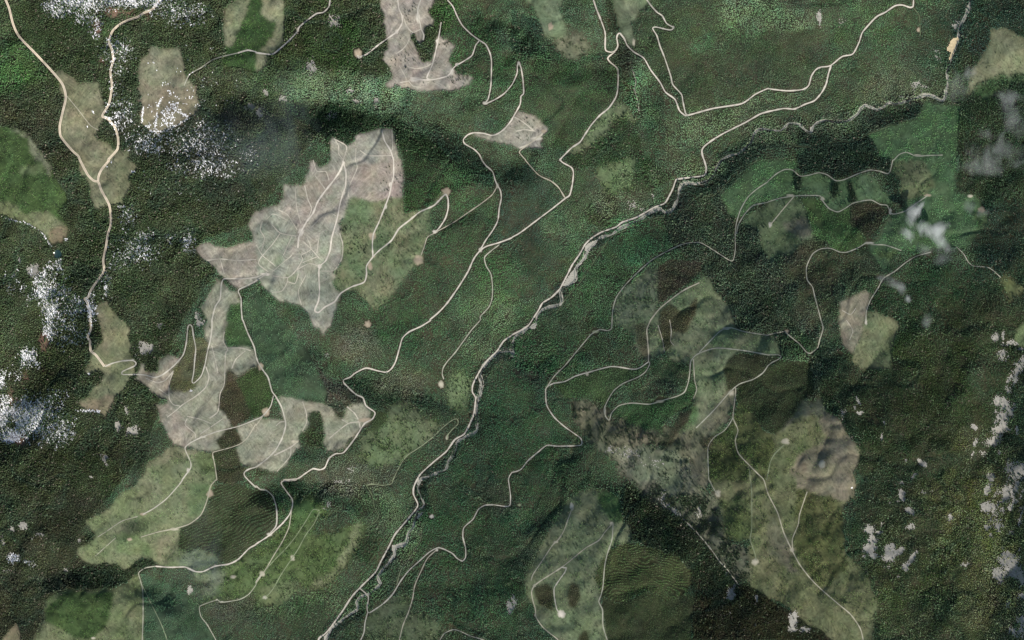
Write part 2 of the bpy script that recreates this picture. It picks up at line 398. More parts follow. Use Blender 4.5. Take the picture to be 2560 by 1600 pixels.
# soft tints of the tree cover and soil (species mix), not tied to any outline
GU_, GV_ = GU, GV
def tint(u, v, ru, rv, rgb, w, light=None, warp=0.6):
    d = np.hypot((GU - u) / ru, (GV - v) / rv) + warp * NOISE_A
    k = np.clip((1.2 - d) / 0.7, 0, 1); k = (k * k * (3 - 2 * k) * w)[..., None]
    TCOL[:] = TCOL * (1 - k) + lin(rgb) * KT * k
    if light is not None: LIGHT[:] = LIGHT * (1 - k[..., 0]) + light * k[..., 0]
for a in [(30, 170, 80, 70, (60, 92, 50), .8), (50, 330, 200, 100, (46, 47, 36), .6), (150, 100, 160, 120, (40, 52, 30), .6), (440, 330, 150, 130, (38, 46, 35), .7), (560, 380, 120, 150, (42, 46, 36), .6),
          (760, 90, 150, 100, (44, 54, 30), .8), (860, 110, 90, 80, (42, 62, 32), .8), (700, 200, 120, 60, (50, 66, 42), .7, .15), (820, 215, 150, 40, (72, 90, 66), .7, .25), (1000, 240, 160, 45, (76, 98, 74), .7, .25),
          (1180, 130, 110, 120, (46, 78, 44), .8), (1120, 40, 60, 60, (44, 70, 36), .8), (1230, 20, 60, 60, (40, 58, 40), .7), (1180, 250, 120, 60, (62, 84, 56), .7, .2), (1080, 290, 120, 60, (58, 76, 56), .6),
          (520, 1000, 120, 100, (40, 44, 30), .6), (200, 900, 200, 120, (44, 52, 31), .6), (60, 1250, 200, 150, (48, 54, 35), .6), (250, 1150, 140, 90, (42, 48, 28), .6), (80, 1500, 160, 140, (54, 56, 40), .7), (180, 1310, 120, 90, (42, 46, 34), .6),
          (1400, 230, 140, 110, (50, 78, 46), .7), (1440, 300, 120, 80, (50, 76, 44), .5), (1700, 60, 160, 70, (56, 70, 44), .7, .12), (1900, 40, 110, 60, (90, 118, 82), .8, .4), (1780, 150, 140, 90, (58, 74, 48), .6, .18), (1690, 180, 90, 90, (50, 68, 42), .6),
          (1880, 220, 120, 80, (58, 78, 52), .6, .15), (1640, 110, 60, 60, (56, 70, 42), .6), (1600, 240, 50, 90, (72, 102, 70), .8, .2), (1780, 300, 120, 50, (88, 108, 76), .7, .35), (1900, 330, 110, 40, (78, 92, 66), .6, .3),
          (1980, 130, 120, 90, (48, 62, 42), .7), (1960, 60, 70, 25, (100, 122, 88), .8, .45), (2160, 60, 160, 70, (66, 92, 58), .7, .2), (2140, 200, 170, 90, (66, 88, 58), .6, .25), (2260, 210, 120, 50, (92, 100, 74), .6, .4), (2060, 300, 130, 40, (84, 96, 72), .6, .35),
          (2200, 230, 100, 30, (96, 98, 76), .5, .4), (2330, 120, 70, 90, (52, 72, 54), .7), (2480, 60, 120, 80, (38, 56, 46), .8), (2480, 130, 60, 60, (48, 70, 58), .5),
          (1100, 560, 180, 140, (50, 76, 48), .7), (1150, 480, 120, 70, (46, 72, 44), .7), (1330, 560, 140, 110, (44, 64, 48), .8), (1350, 640, 80, 60, (42, 62, 46), .6), (1030, 800, 180, 90, (52, 80, 50), .7), (1240, 700, 60, 80, (66, 104, 60), .7, .2), (1240, 780, 100, 70, (88, 110, 76), .7, .35),
          (1190, 850, 60, 60, (86, 108, 76), .6, .3), (880, 870, 70, 60, (88, 88, 76), .7, .3), (1020, 960, 80, 40, (84, 84, 70), .6, .3), (1400, 560, 70, 50, (74, 98, 68), .7, .3), (1440, 480, 60, 60, (58, 76, 46), .6), (1540, 500, 80, 50, (92, 100, 78), .5, .35), (1440, 640, 60, 40, (78, 100, 68), .6, .3),
          (1740, 420, 60, 40, (92, 112, 78), .7, .4), (1690, 410, 60, 60, (86, 100, 74), .5, .35), (1580, 600, 70, 60, (56, 92, 60), .9), (1560, 680, 60, 60, (72, 108, 72), .8, .15), (1460, 730, 60, 90, (56, 86, 54), .8), (1380, 860, 120, 90, (50, 78, 50), .8), (1420, 800, 60, 50, (62, 72, 58), .6, .1),
          (1300, 1050, 160, 120, (44, 72, 50), .8), (1330, 1180, 160, 120, (48, 74, 48), .8), (1200, 1320, 200, 130, (50, 76, 52), .8), (1420, 1320, 120, 120, (54, 72, 48), .6), (1180, 1190, 100, 60, (48, 66, 50), .6), (1240, 1250, 60, 40, (56, 60, 48), .6), (1100, 1290, 90, 70, (48, 76, 50), .6),
          (1260, 1420, 130, 80, (58, 80, 52), .5, .1), (1230, 1500, 120, 100, (50, 74, 46), .7), (1340, 1380, 60, 80, (70, 76, 60), .5, .2), (870, 1190, 130, 50, (90, 92, 76), .7, .4), (900, 1130, 60, 40, (76, 86, 66), .5), (960, 1280, 80, 60, (80, 96, 68), .6, .35), (1020, 1340, 60, 90, (88, 110, 76), .6, .4),
          (700, 1480, 130, 90, (86, 96, 68), .6, .35), (830, 1480, 120, 80, (78, 102, 68), .6, .35), (680, 1330, 90, 90, (58, 84, 46), .7), (780, 1560, 70, 60, (50, 72, 46), .7), (560, 1500, 70, 70, (76, 76, 64), .6, .3),
          (2050, 700, 90, 110, (50, 58, 38), .8), (1990, 680, 60, 80, (54, 52, 40), .7), (2140, 640, 70, 60, (48, 58, 44), .7), (2280, 760, 140, 110, (42, 62, 40), .8), (2350, 690, 120, 70, (48, 72, 48), .7, .06), (2500, 600, 90, 110, (36, 54, 44), .8), (2470, 830, 110, 90, (48, 56, 34), .6),
          (2200, 1010, 160, 110, (40, 52, 32), .8), (2330, 900, 130, 90, (52, 64, 34), .7, .05), (2350, 1040, 140, 120, (52, 62, 36), .6, .05), (2280, 1120, 150, 90, (52, 62, 39), .6), (2400, 1280, 130, 160, (72, 78, 44), .8, .2), (2350, 1400, 130, 110, (66, 76, 42), .6, .18), (2470, 1430, 70, 140, (88, 88, 58), .6, .35), (2300, 1540, 150, 80, (64, 74, 46), .7, .15),
          (2230, 1260, 100, 80, (52, 62, 43), .6), (2520, 1200, 90, 120, (42, 52, 40), .7), (1990, 930, 40, 60, (84, 112, 78), .7, .3), (1985, 870, 70, 40, (60, 84, 54), .6, .1), (2020, 790, 50, 50, (76, 84, 66), .5, .2), (1960, 780, 80, 60, (46, 56, 40), .6), (1700, 1180, 60, 50, (70, 70, 58), .5, .2)]:
    tint(*a)

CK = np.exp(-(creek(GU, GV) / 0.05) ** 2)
for o, t, d, sz, l in [
    ("20 1960,160 2000,-20 2419,-20 2419,280", (96, 118, 86), .95, .6, .4), ("30 0,90 440,90 450,270 0,270", (94, 116, 86), .95, .6, .4),
    ("20 1130,210 1340,60 1650,100 1680,400 1500,500 1560,700 1700,1000 1640,1060 1600,880 1520,800 1330,290", (54, 70, 46), 1, .6, .06),
    ("20 1680,380 1920,290 1950,450 1700,520", (64, 94, 64), 1, .5, .04), ("30 0,280 450,280 450,560 380,640 330,830 0,830 20 2250,920 1800,1000 1700,900 1900,700 2100,500", (54, 68, 47), 1, .6, .1),
    ("20 1160,560 1250,560 1400,780 1450,870 1540,940 1500,1000 1400,900 1330,1000 1210,900 1180,700", (80, 106, 78), .9, .55, .15),
    ("20 1450,1150 1660,1110 2150,1000 2419,860 30 0,860 330,860 500,650 590,640 550,790 440,940 250,1020 0,1050 20 2300,1080 2000,1250 1820,1370 1700,1400 1450,1450", (84, 102, 74), .9, .6, .35),
    ("30 610,640 840,500 900,300 1040,150 1300,60 1400,300 1300,500 1000,480 900,700 700,800", (62, 86, 60), 1, .6, .2),
    ("21 980,700 1420,570 1460,700 1530,830 1380,920 1240,1010 1150,880", (66, 98, 68), 1, .5, .04), ("21 500,1330 720,1050 900,800 1080,1000 1240,1000 1080,1180 960,1390 950,1512 420,1512", (68, 94, 64), 1, .55, .1),
    ("11 1390,20 1850,0 1900,100 1990,210 1880,280 1750,310 1640,420 1420,500", (46, 70, 42), 1, .6, .02), ("11 1730,20 1860,0 1990,210 1870,270 1790,250", (62, 92, 58), 1, .5, .03),
    ("11 1660,490 1810,350 2250,260 2300,300 2290,560 2120,830 1900,840 1600,980 1640,740", (54, 78, 52), 1, .58, .05), ("11 1590,990 1900,850 2100,870 1990,1060 1720,1430 1640,1512 1200,1512 1140,1430 1390,1150", (54, 78, 50), 1, .58, .06),
    ("21 0,0 120,0 480,350 260,540 0,720 11 2419,720 2250,780 2300,560 2330,300 2260,190 2140,0", (48, 68, 54), 1, .6, .03), ("20 150,560 900,560 1000,680 990,850 900,1030 560,1400 300,1400 280,1180 120,1060 110,800", (54, 76, 47), 1, .58, .06),
    ("12 2150,640 2419,500 22 0,420 300,700 330,830 500,1000 640,1140 430,1190 330,1180 80,1400 12 2419,1430 2390,1512 1700,1512 2080,1120", (52, 80, 56), 1, .6, .06),
    ("13 1560,480 1700,300 2060,360 1960,460 1980,700 1720,640 1500,800", (52, 80, 54), 1, .6, .05), ("13 1720,660 1950,780 2300,900 2419,1100 2419,1512 1900,1420 1560,1240 1460,1110 1560,860", (56, 82, 56), 1, .6, .08)]:
    m = mask_of(P(o), 1.6)
    TCOL[m] = TCOL[m] * 0.35 + lin(t) * KT * 0.71; DENS[m] = d; SIZE[m] = sz; LIGHT[m] = l
for a in [(2440, 1280, 130, 190, (82, 88, 52), .8, .25), (2330, 1420, 170, 130, (72, 82, 48), .7, .2), (2470, 1500, 90, 110, (90, 92, 62), .6, .35), (2260, 1350, 90, 110, (62, 70, 46), .6, .1), (2290, 1560, 150, 60, (68, 80, 52), .6, .15)]:
    tint(*a)

# ------------------------------------------------------------------ clearings and plantations
CLEARINGS = []      # (name, label, mask, category)
TAN, TAN2 = (176, 164, 147), (160, 155, 134)
def clearing(name, label, outline, g, g2, dens=0.0, tree=(70, 84, 54), size=0.4, light=0.3, rows=None, stand=None, build=True, warp=1.0, cat='clearing', natural=False):
    m = mask_of(P(outline), 3.0 if natural else warp)
    if natural: NATURAL[m] = True
    if build:
        CLEARINGS.append((name, label, m, cat)); k = len(CLEARINGS) - 1
    else:
        k = None
    paint(m, g, g2, tree, dens, size, light, rows, S_SCAT if stand is None else stand, k)
    return m
S_SCAT = stand_id('scattered_saplings', 'small scattered saplings and brush dotted across the logged clearings')
S_PLANT = stand_id('young_plantation', 'young planted conifers in close green stands between the logging roads')
S_ISLE = stand_id('leave_strips', 'dark strips and islands of uncut conifers left between the clearings')

clearing('clearing', 'olive brown clearing between the two forks of the wide western road',
    "00 500,680 590,670 690,740 740,790 940,775 945,890 980,950 985,1130 930,1220 900,1290 920,1320 1020,1350 1080,1420 1190,1430 1200,1390 1240,1400 1200,1512 01 1220,0 1300,70 1240,130 1220,300 1180,350 1170,420 1090,425 1000,430 950,470 900,470 890,410 850,350 860,280 820,180 770,150 750,70 760,0 00 760,1512 680,1430 600,1350 565,1250 590,1060 615,940 570,860 560,790",
    (118, 121, 92), (130, 125, 100), 0.10)
clearing('clearing', 'tan clearing streaked with snow at its lower end, enclosed by dark forest at upper left',
    "00 1430,440 1480,430 1510,460 1680,455 1720,540 1750,640 1760,740 1810,770 1850,850 1885,960 1880,1050 1800,1100 1690,1170 1600,1230 1500,1245 1440,1240 1390,1200 1325,1180 1345,1030 1330,900 1315,780 1300,690 1330,560 1390,520",
    (130, 132, 106), (134, 126, 104), 0.08)
paint(mask_of(P("00 1320,820 1600,800 1850,850 1885,960 1880,1050 1690,1170 1500,1245 1325,1180 1345,1030"), 5), (134, 122, 102), (124, 116, 94), tree=(70, 80, 54), dens=0.06, size=.4, light=.3, soft=0.8)
clearing('clearing', 'green regrown clearing with tan side bands beside the top left road',
    "00 2260,0 2130,90 2110,300 2120,420 2140,520 2090,570 2150,640 2260,640 2390,680 10 0,690 60,660 110,610 115,530 170,510 250,430 270,330 270,80 260,-20 00 2260,-20",
    (62, 88, 48), (58, 76, 46), 0.6, (60, 88, 44), 0.4, 0.05)
for s in ("00 2260,-20 2370,-20 2320,150 2260,280 2200,420 2170,450 2120,420 2110,280 2130,90", "10 60,-20 260,-20 270,200 260,400 160,510 30,480 90,420 160,340 190,220 130,200 50,130", "10 0,500 115,520 110,610 60,660 0,690"):
    paint(mask_of(P(s)), (122, 128, 96), (140, 136, 110), tree=(70, 86, 54), dens=0.15, size=.4, light=.3)
clearing('clearing', 'pale fresh clearcut crossing the top edge with a forked dark notch of trees',
    "10 1180,-30 1700,-30 1670,60 1620,100 1640,150 1680,190 1675,235 1590,270 1585,330 1590,370 1560,420 1520,390 1500,310 1460,350 1510,440 1550,540 1580,580 1650,575 1690,500 1710,350 1735,345 1890,430 1850,510 1815,570 1860,640 1890,690 2000,710 2045,740 2000,800 1920,840 1870,860 1770,840 1650,860 1490,850 1360,820 1330,800 1290,830 1230,840 1225,790 1290,750 1290,690 1200,570 1210,490 1250,460 1240,340 1210,220 1215,130 1180,80",
    TAN, (166, 152, 136), 0.03)
clearing('clearing', 'largest pale clearcut, webbed with skid trails, left of the centre',
    "10 710,1300 855,1380 880,1370 940,1330 940,1280 1070,1240 1270,1210 1300,1280 1330,1400 1360,1512 11 1370,0 1390,120 1385,360 1330,350 1200,370 1100,395 920,350 870,450 830,540 790,600 800,680 820,760 810,920 770,1010 730,1060 760,1100 720,1160 750,1220 800,1260 780,1320 750,1400 720,1512 12 720,0 690,70 640,150 600,90 540,70 520,0 "
    "11 510,1490 480,1430 400,1370 290,1340 220,1340 130,1250 50,1190 45,1130 0,1145 01 2419,1150 2250,1215 2140,1140 2080,1090 2020,1010 1930,940 1850,840 1880,800 1960,770 2050,820 2140,830 2320,780 2400,760 2390,700 2350,600 2400,500 2419,490 11 0,500 60,480 160,420 220,430 260,360 260,240 380,240 460,240 470,140 510,90 520,10 550,20 600,65 650,55 690,10 10 700,1512",
    (172, 160, 144), (160, 156, 136), 0.02)
for s, a, b in [("11 0,620 150,480 330,560 400,700 300,900 430,950 560,880 700,950 700,1060 800,1250 780,1320 720,1512 510,1490 400,1370 130,1250 50,1130 0,1100", (158, 160, 138), (150, 154, 130)),
                ("01 1850,840 1960,770 2320,780 2419,770 2419,1110 2250,1215 2020,1010", (172, 156, 138), (164, 148, 130)),
                ("11 400,250 640,100 780,120 700,350 560,500 480,560 420,420", (170, 152, 136), (160, 144, 128)),
                ("11 880,60 1370,0 1390,350 1100,390 900,340", (170, 150, 136), (162, 146, 130)),
                ("11 650,350 760,320 780,420 700,450", (140, 146, 118), (150, 150, 124)), ("11 300,1090 390,1080 390,1170 300,1160", (120, 134, 104), (132, 140, 112)), ("11 160,960 240,880 260,950 200,1020", (120, 134, 108), (130, 140, 112)), ("11 590,700 690,690 690,900 590,900", (150, 154, 128), (142, 150, 122))]:
    paint(mask_of(P(s), 2.5) & (CLEAR == len(CLEARINGS) - 1), a, b, dens=0.02, size=.4, light=.3, soft=0.75)
clearing('clearing', 'green tan clearing dotted with dark conifers right of the largest clearcut',
    "11 870,380 920,350 1100,395 1200,370 1385,350 1410,500 1560,470 1680,420 1760,300 1860,290 1800,340 1690,440 1650,480 1660,680 1620,740 1580,860 1590,980 1500,1000 1380,1150 1250,1330 1130,1420 1060,1360 940,1220 800,1265 730,1160 760,1090 730,1050 800,1000 820,800 790,640 830,540",
    (100, 116, 84), (120, 120, 92), 0.28, (70, 92, 56), 0.42, 0.25)
clearing('clearing', 'pale clearcut with a looping trail above the west side of the lower road',
    "01 2040,1120 2180,1230 2240,1240 2270,1350 2160,1370 2140,1512 02 2130,100 2120,220 2150,260 2350,240 2390,290 2419,350 12 0,420 10,430 02 2390,440 2250,520 2200,480 2140,470 2120,600 2070,720 2060,840 2130,870 2190,1010 2130,1030 2110,1090 2050,1140 2080,1210 2000,1250 1860,1220 1800,1190 1740,1200 1650,1180 1580,1060 1510,950 1500,850 1470,800 1560,800 1580,770 1560,740 1490,735 1440,670 1340,590 1285,560 1300,500 1330,420 1370,420 1380,480 1490,490 1500,370 1600,330 1640,340 1700,370 1640,460 1610,560 1600,640 1620,680 1700,690 1830,650 1850,600 1950,450 1960,330 1980,240 1930,170 1920,80 1960,0 01 1900,1400 1980,1270 2040,1160",
    (160, 156, 132), (150, 148, 122), 0.03)
for s, a, b in [("02 1280,540 1300,440 1380,480 1500,500 1640,340 1700,360 1620,480 1600,680 1490,735", (166, 150, 130), (156, 140, 120)), ("02 1480,810 1600,800 1720,900 1760,1000 1840,1080 1800,1180 1740,1200 1650,1180 1510,950", (168, 150, 136), (160, 146, 128))]:
    paint(mask_of(P(s), 2) & (CLEAR == len(CLEARINGS) - 1), a, b, dens=0.02, size=.4, light=.3, soft=.8)
clearing('clearing', 'pale clearcut split by a dark tree strip between the two lower roads',
    "02 2230,1010 2419,940 12 0,930 60,930 130,940 250,940 220,730 330,730 420,750 470,770 640,790 720,830 750,900 790,940 830,920 860,830 900,800 1010,790 1030,820 1090,870 1110,890 1090,940 1030,985 980,1040 900,1120 870,1150 830,1210 690,1250 640,1180 650,1100 640,960 600,870 570,860 520,870 490,930 510,990 460,1050 400,1100 420,1200 370,1250 310,1330 280,1380 200,1430 130,1430 60,1400 0,1395 02 2419,1380 2290,1390 2260,1300 2230,1210 2280,1170 2270,1110",
    (156, 152, 128), (146, 146, 120), 0.04)
paint(mask_of(P("02 1780,50 1810,50 1840,160 1920,170 1980,240 1960,400 1900,540 1830,650 1700,690 1620,680 1600,600 1640,460 1740,320 1760,200")), (92, 92, 68), (84, 88, 60), (82, 88, 58), 0.7, .45, .1, stand=S_ISLE)
paint(mask_of(P("02 2130,600 2220,560 2260,640 2370,850 2360,930 2200,1010 2130,870 2070,830 2070,700")), (60, 58, 42), (66, 64, 46), (62, 62, 44), 1, .6, .02, stand=S_ISLE)
paint(mask_of(P("02 2140,470 2200,480 2240,530 2419,430 2419,470 2240,560 2130,600")), (74, 68, 54), None, (66, 66, 50), .8, .6, .02, stand=S_ISLE)
paint(mask_of(P("02 2130,1030 2220,1010 2270,1110 2280,1170 2180,1200 2080,1210 2050,1140 2110,1090")), (60, 58, 42), None, (60, 62, 42), 1, .6, .02, stand=S_ISLE)
paint(mask_of(P("02 2010,1260 2100,1215 2230,1210 2260,1300 2280,1390 2320,1400 2300,1512 03 2300,0 2150,50 2040,0 02 2060,1400")), (58, 58, 42), None, (58, 62, 42), 1, .6, .03, stand=S_ISLE)
clearing('clearing', 'broad light green clearing with rounded western tip at lower left',
    "02 1580,1210 1740,1210 1860,1230 1990,1270 2030,1350 2050,1512 03 2040,0 1990,130 1960,250 1890,350 1700,460 1690,640 1780,690 1880,660 2000,690 2080,770 2000,800 1900,850 1800,830 1600,825 1500,800 1420,740 1330,750 1230,830 1170,850 1100,800 1000,790 920,800 830,790 770,750 730,680 740,640 880,570 910,530 860,470 800,400 920,330 1040,280 1080,200 1180,110 1280,60 1320,0 02 1320,1512 1380,1440 1410,1330 1540,1260",
    (122, 126, 96), (108, 118, 82), 0.18, (84, 104, 60), .4, .3)
for s, a, b in [("02 1580,1210 1740,1210 1900,1240 1800,1290 1600,1330 1430,1420 1410,1330", (140, 132, 108), (122, 122, 94)), ("03 1760,20 2000,20 1980,180 1900,340 1780,330", (94, 114, 76), (86, 104, 66)), ("03 1500,560 1690,480 1690,640 1560,800 1490,780", (138, 132, 106), (128, 126, 98)), ("03 1080,500 1300,500 1400,620 1450,700 1100,700", (104, 120, 78), (94, 112, 66)), ("03 1700,680 1880,660 2080,770 1900,850 1700,820", (114, 126, 102), (106, 120, 96)), ("02 1860,1240 1990,1270 2050,1512 1900,1420 1850,1300", (84, 98, 60), (92, 104, 68))]:
    paint(mask_of(P(s), 2.5) & (CLEAR == len(CLEARINGS) - 1), a, b, dens=.18, size=.4, light=.3, soft=.7)
clearing('plantation_ground', 'dark striped plantation inside the lower left hairpin of roads',
    "03 1980,180 2040,50 2240,30 2419,100 13 0,80 150,160 190,300 180,430 0,590 03 2419,600 2300,700 2160,780 2080,770 2020,690 1890,640 1780,680 1690,640 1700,460 1890,380 1960,260",
    (74, 80, 56), (64, 72, 50), 0.9, (58, 74, 48), .55, .03, rows=1, stand=S_PLANT, cat='plantation')
clearing('clearing', 'tan green field at the lower left corner left of the forking road',
    "03 660,1020 720,1050 900,1040 1090,1030 1180,980 1280,900 1310,880 1350,1060 1352,1512 1352,1650 290,1650 310,1512 420,1340 420,1220 450,1110 480,1080", (116, 118, 88), (100, 112, 76), .2, (82, 100, 58), .4, .25)
clearing('clearing', 'smooth dark green rounded field inside the lower left tan field',
    "03 660,1050 880,1060 1060,1050 1080,1100 1040,1250 1000,1400 900,1480 850,1512 700,1490 560,1400 430,1330 430,1210 540,1130 560,1080", (70, 88, 50), (62, 82, 46), .4, (64, 86, 44), .4, .05)
clearing('plantation_ground', 'bright green young plantation between two faint tracks at bottom left',
    "03 1330,900 1420,890 1500,960 1650,1010 1780,1110 1880,1190 1890,1280 1980,1400 2040,1512 2100,1650 1352,1650 1352,1050", (66, 86, 64), (72, 90, 68), .65, (60, 84, 60), .48, .08, stand=S_PLANT, cat='plantation')
clearing('clearing', 'small brown tan clearing touching the bottom left corner', "03 160,1360 190,1400 200,1512 190,1650 -40,1650 30,1512 90,1410", (140, 128, 104), (126, 118, 92), .06)
clearing('clearing', 'olive regrowth slope crossed by long narrow spurs above the bottom left road',
    "03 1740,840 1900,870 2160,800 2300,720 2419,650 13 0,640 120,560 260,430 340,280 345,170 480,160 620,200 700,330 560,400 540,520 800,470 930,420 1000,400 1060,440 960,600 900,740 820,850 750,960 640,1020 520,1040 350,940 200,1100 100,1130 0,1250 03 2419,1020 2340,1080 2260,1130 2050,1140 1900,1180 1880,1100 1960,980 1840,930 1790,860",
    (88, 104, 66), (78, 92, 54), .6, (74, 96, 52), .45, .15, natural=True)
for s, a, b in [("03 1760,860 1900,880 2060,830 2150,900 2080,1000 1960,1130 1880,1100 1960,980", (118, 126, 102), (108, 118, 92)), ("13 930,420 1000,400 980,520 900,700 820,830 740,900 780,760 860,600", (132, 134, 104), (122, 128, 96)), ("13 60,1000 350,950 400,1050 250,1180 80,1200 0,1180", (108, 118, 82), (96, 108, 70)), ("13 345,170 480,160 600,280 500,380 330,500", (80, 108, 64), (72, 98, 54)), ("13 600,900 760,870 740,960 640,1020 520,1030", (122, 122, 96), (110, 116, 86))]:
    paint(mask_of(P(s), 2.5), a, b, (84, 102, 60), .3, .42, .25, stand=S_SCAT, clear=len(CLEARINGS) - 1, soft=.8)
clearing('clearing', 'bright green clearing with a tapering brown tip on the left edge',
    "00 -40,1190 80,1200 250,1250 290,1310 350,1380 430,1512 01 440,0 490,80 540,200 630,320 640,370 560,490 590,560 650,620 640,730 590,720 540,790 495,810 400,680 270,600 190,590 130,550 -40,500", (72, 94, 54), (66, 84, 48), .35, (70, 94, 50), .4, .1)
for s, a, b in [("01 -40,390 100,400 210,500 450,470 560,560 650,640 640,730 580,710 500,800 400,680 270,600 150,560 -40,500", (124, 124, 96), (112, 116, 84)), ("00 60,1210 250,1250 350,1380 430,1512 01 440,0 500,90 470,160 400,40 350,0 00 330,1512 250,1300", (116, 122, 98), (128, 128, 106)), ("01 180,60 400,20 420,130 200,140", (104, 116, 82), (96, 110, 72)), ("01 440,700 560,600 650,640 630,730 500,800", (138, 122, 98), (126, 116, 90))]:
    paint(mask_of(P(s), 2.5), a, b, (84, 98, 58), .2, .4, .25, stand=S_SCAT, clear=len(CLEARINGS) - 1, soft=.85)
clearing('clearing', 'long tan green clearing where the wide western road ends',
    "01 950,1345 1010,1345 1060,1430 1150,1512 02 1160,0 1240,100 1210,140 1240,200 1230,300 1270,380 1280,500 1240,540 1210,600 1180,650 1100,720 1050,800 1030,850 1000,930 970,880 900,860 780,840 735,780 780,745 850,720 880,640 940,600 990,510 940,480 840,510 800,490 860,370 870,290 920,240 970,200 960,120 930,0 01 930,1512 900,1420",
    (136, 128, 102), (118, 122, 90), .08)
for s, a, b in [("02 990,510 1240,540 1100,720 850,720 900,620", (108, 118, 88), (120, 124, 96)), ("02 735,780 1080,700 1000,930 780,840", (134, 118, 98), (124, 114, 92))]:
    paint(mask_of(P(s), 2.5) & (CLEAR == len(CLEARINGS) - 1), a, b, dens=.08, soft=.8)
clearing('clearing', 'grey green clearing with a pale landing on the top edge right of centre', "20 100,-30 500,-30 450,100 510,240 530,330 480,380 430,360 300,360 290,290 260,160 200,60", (112, 124, 98), (100, 116, 86), .1)
clearing('clearing', 'mottled grey patch of thinned trees below the top centre landing', "20 480,330 600,290 700,330 740,400 720,500 600,550 520,550 440,480 400,400", (118, 116, 96), (104, 108, 84), .4, (52, 62, 44), .6, .1, natural=True)
clearing('clearing', 'grey green strip clearing left of the top zigzag road', "20 940,-30 1330,-30 1300,60 1190,120 1180,190 1120,220 1150,330 1150,440 1100,410 1040,300 1000,240 970,100", (116, 122, 98), (104, 116, 88), .08)
clearing('clearing', 'tan triangular clearcut with three short tracks above the centre', "20 50,1050 170,1080 250,1110 290,1170 340,1210 335,1240 280,1280 270,1350 285,1395 230,1400 150,1390 90,1400 50,1395 0,1370 10 2419,1370 2300,1350 2150,1310 2040,1280 2060,1260 2230,1285 2350,1220 2419,1140", (170, 160, 144), (158, 150, 130), .02)
clearing('clearing', 'light green strip along the road right of the tan triangular clearcut', "20 1040,950 1090,980 1130,1060 1180,1150 1150,1170 1060,1110 980,1120 920,1200 870,1280 780,1330 680,1420 600,1450 550,1430 640,1350 690,1260 800,1120 900,1040", (106, 122, 88), (118, 122, 92), .3, (76, 94, 58), .6, .3, natural=True)
clearing('clearing', 'light green mottled glade in the forest above the river bend', "21 820,60 1000,0 1170,0 1130,130 1140,230 1020,300 960,340 860,260 800,150", (102, 118, 84), (92, 108, 72), .45, (84, 104, 66), .55, .3, natural=True)
clearing('clearing', 'pale yellow green field on the right edge near the top', "30 2120,265 2230,270 2330,320 2419,360 2560,420 2560,690 2419,690 2340,690 2250,720 2180,710 2020,770 1970,790 1930,860 1880,930 1930,650 2000,570 2050,480 2090,390", (124, 128, 98), (132, 130, 100), .08)
clearing('clearing', 'darker green strip below the pale field on the right edge', "30 2560,690 2560,770 2419,770 2210,790 2150,880 2050,1000 1960,900 1990,790 2200,710 2340,690", (72, 96, 64), (80, 102, 66), .5, (66, 92, 58), .5, .1, natural=True)
clearing('clearing', 'large smooth green clearing below the main white cloud',
    "30 950,1280 1150,1190 1400,1130 1480,960 1620,990 1820,1000 1800,1110 1790,1512 31 1800,0 1760,130 1780,310 1950,330 2070,510 2060,600 1960,720 1900,820 1860,850 1780,820 1700,830 1500,850 1280,855 1180,920 1100,1060 1060,1000 940,840 950,790 1010,760 1120,560 1200,510 1290,430 1250,260 1260,170 1160,120 1190,0 30 1190,1512 1070,1490 1010,1370",
    (86, 110, 78), (78, 104, 70), .42, (74, 102, 66), .45, .05, stand=S_PLANT)
for s, a, b in [("31 1200,20 1500,0 1560,150 1600,250 1480,330 1290,400 1250,260 1250,150 1180,110", (110, 112, 82), (100, 110, 76)), ("31 950,790 1010,760 1120,560 1160,560 1080,700 1000,800", (116, 122, 92), (100, 112, 78)), ("31 1950,330 2070,510 2060,600 1960,720 1880,830 1860,760 1960,600", (92, 110, 76), (80, 104, 66)), ("31 1000,830 1240,860 1160,940 1050,950", (84, 102, 64), (98, 106, 74))]:
    paint(mask_of(P(s), 3), a, b, (74, 98, 58), .3, .42, .15, stand=S_SCAT, clear=len(CLEARINGS) - 1, soft=.8)
clearing('plantation_ground', 'smooth green plantation block under the curved green track right of the river', "21 1970,340 2150,180 2330,0 2419,0 31 0,0 280,0 240,90 240,200 290,340 120,360 0,395 21 2419,400 2280,430 2200,510 2130,560 2060,520 2030,450", (86, 110, 76), (78, 102, 68), .42, (72, 100, 64), .45, .05, stand=S_PLANT, cat='plantation')
clearing('clearing', 'light green clearing cut by two dark tree fingers right of centre', "31 320,150 480,120 640,195 770,170 930,130 1000,160 1080,280 1180,350 1160,420 980,380 800,410 660,490 580,460 520,390 490,340 300,330", (94, 116, 84), (86, 110, 74), .25, (66, 92, 58), .45, .1)
for s in ("31 610,210 650,200 665,300 640,340 600,350", "31 750,200 790,200 830,340 850,390 770,430 760,300", "31 240,120 310,140 320,200 290,300 250,250"):
    paint(mask_of(P(s)), (40, 46, 34), None, (34, 48, 34), 1, .9, .0, stand=S_ISLE)
clearing('plantation_ground', 'smooth green plantation left of the dark shield shaped stand', "31 300,350 490,370 560,460 650,500 770,440 780,600 880,690 930,790 850,830 750,875 680,870 590,835 560,770 440,730 400,600 340,430", (72, 94, 58), (74, 92, 56), .5, (66, 92, 54), .45, .04, stand=S_PLANT, cat='plantation')
clearing('clearing', 'grey green clearing with a short spur road right of the valley forest', "21 2180,600 2230,510 2419,420 31 0,400 250,350 300,370 360,500 440,730 330,780 200,920 140,880 60,930 30,970 0,960 21 2400,900 2350,800 2350,670 2280,640 2160,620", (100, 112, 84), (88, 104, 72), .2, (74, 94, 60), .42, .2)
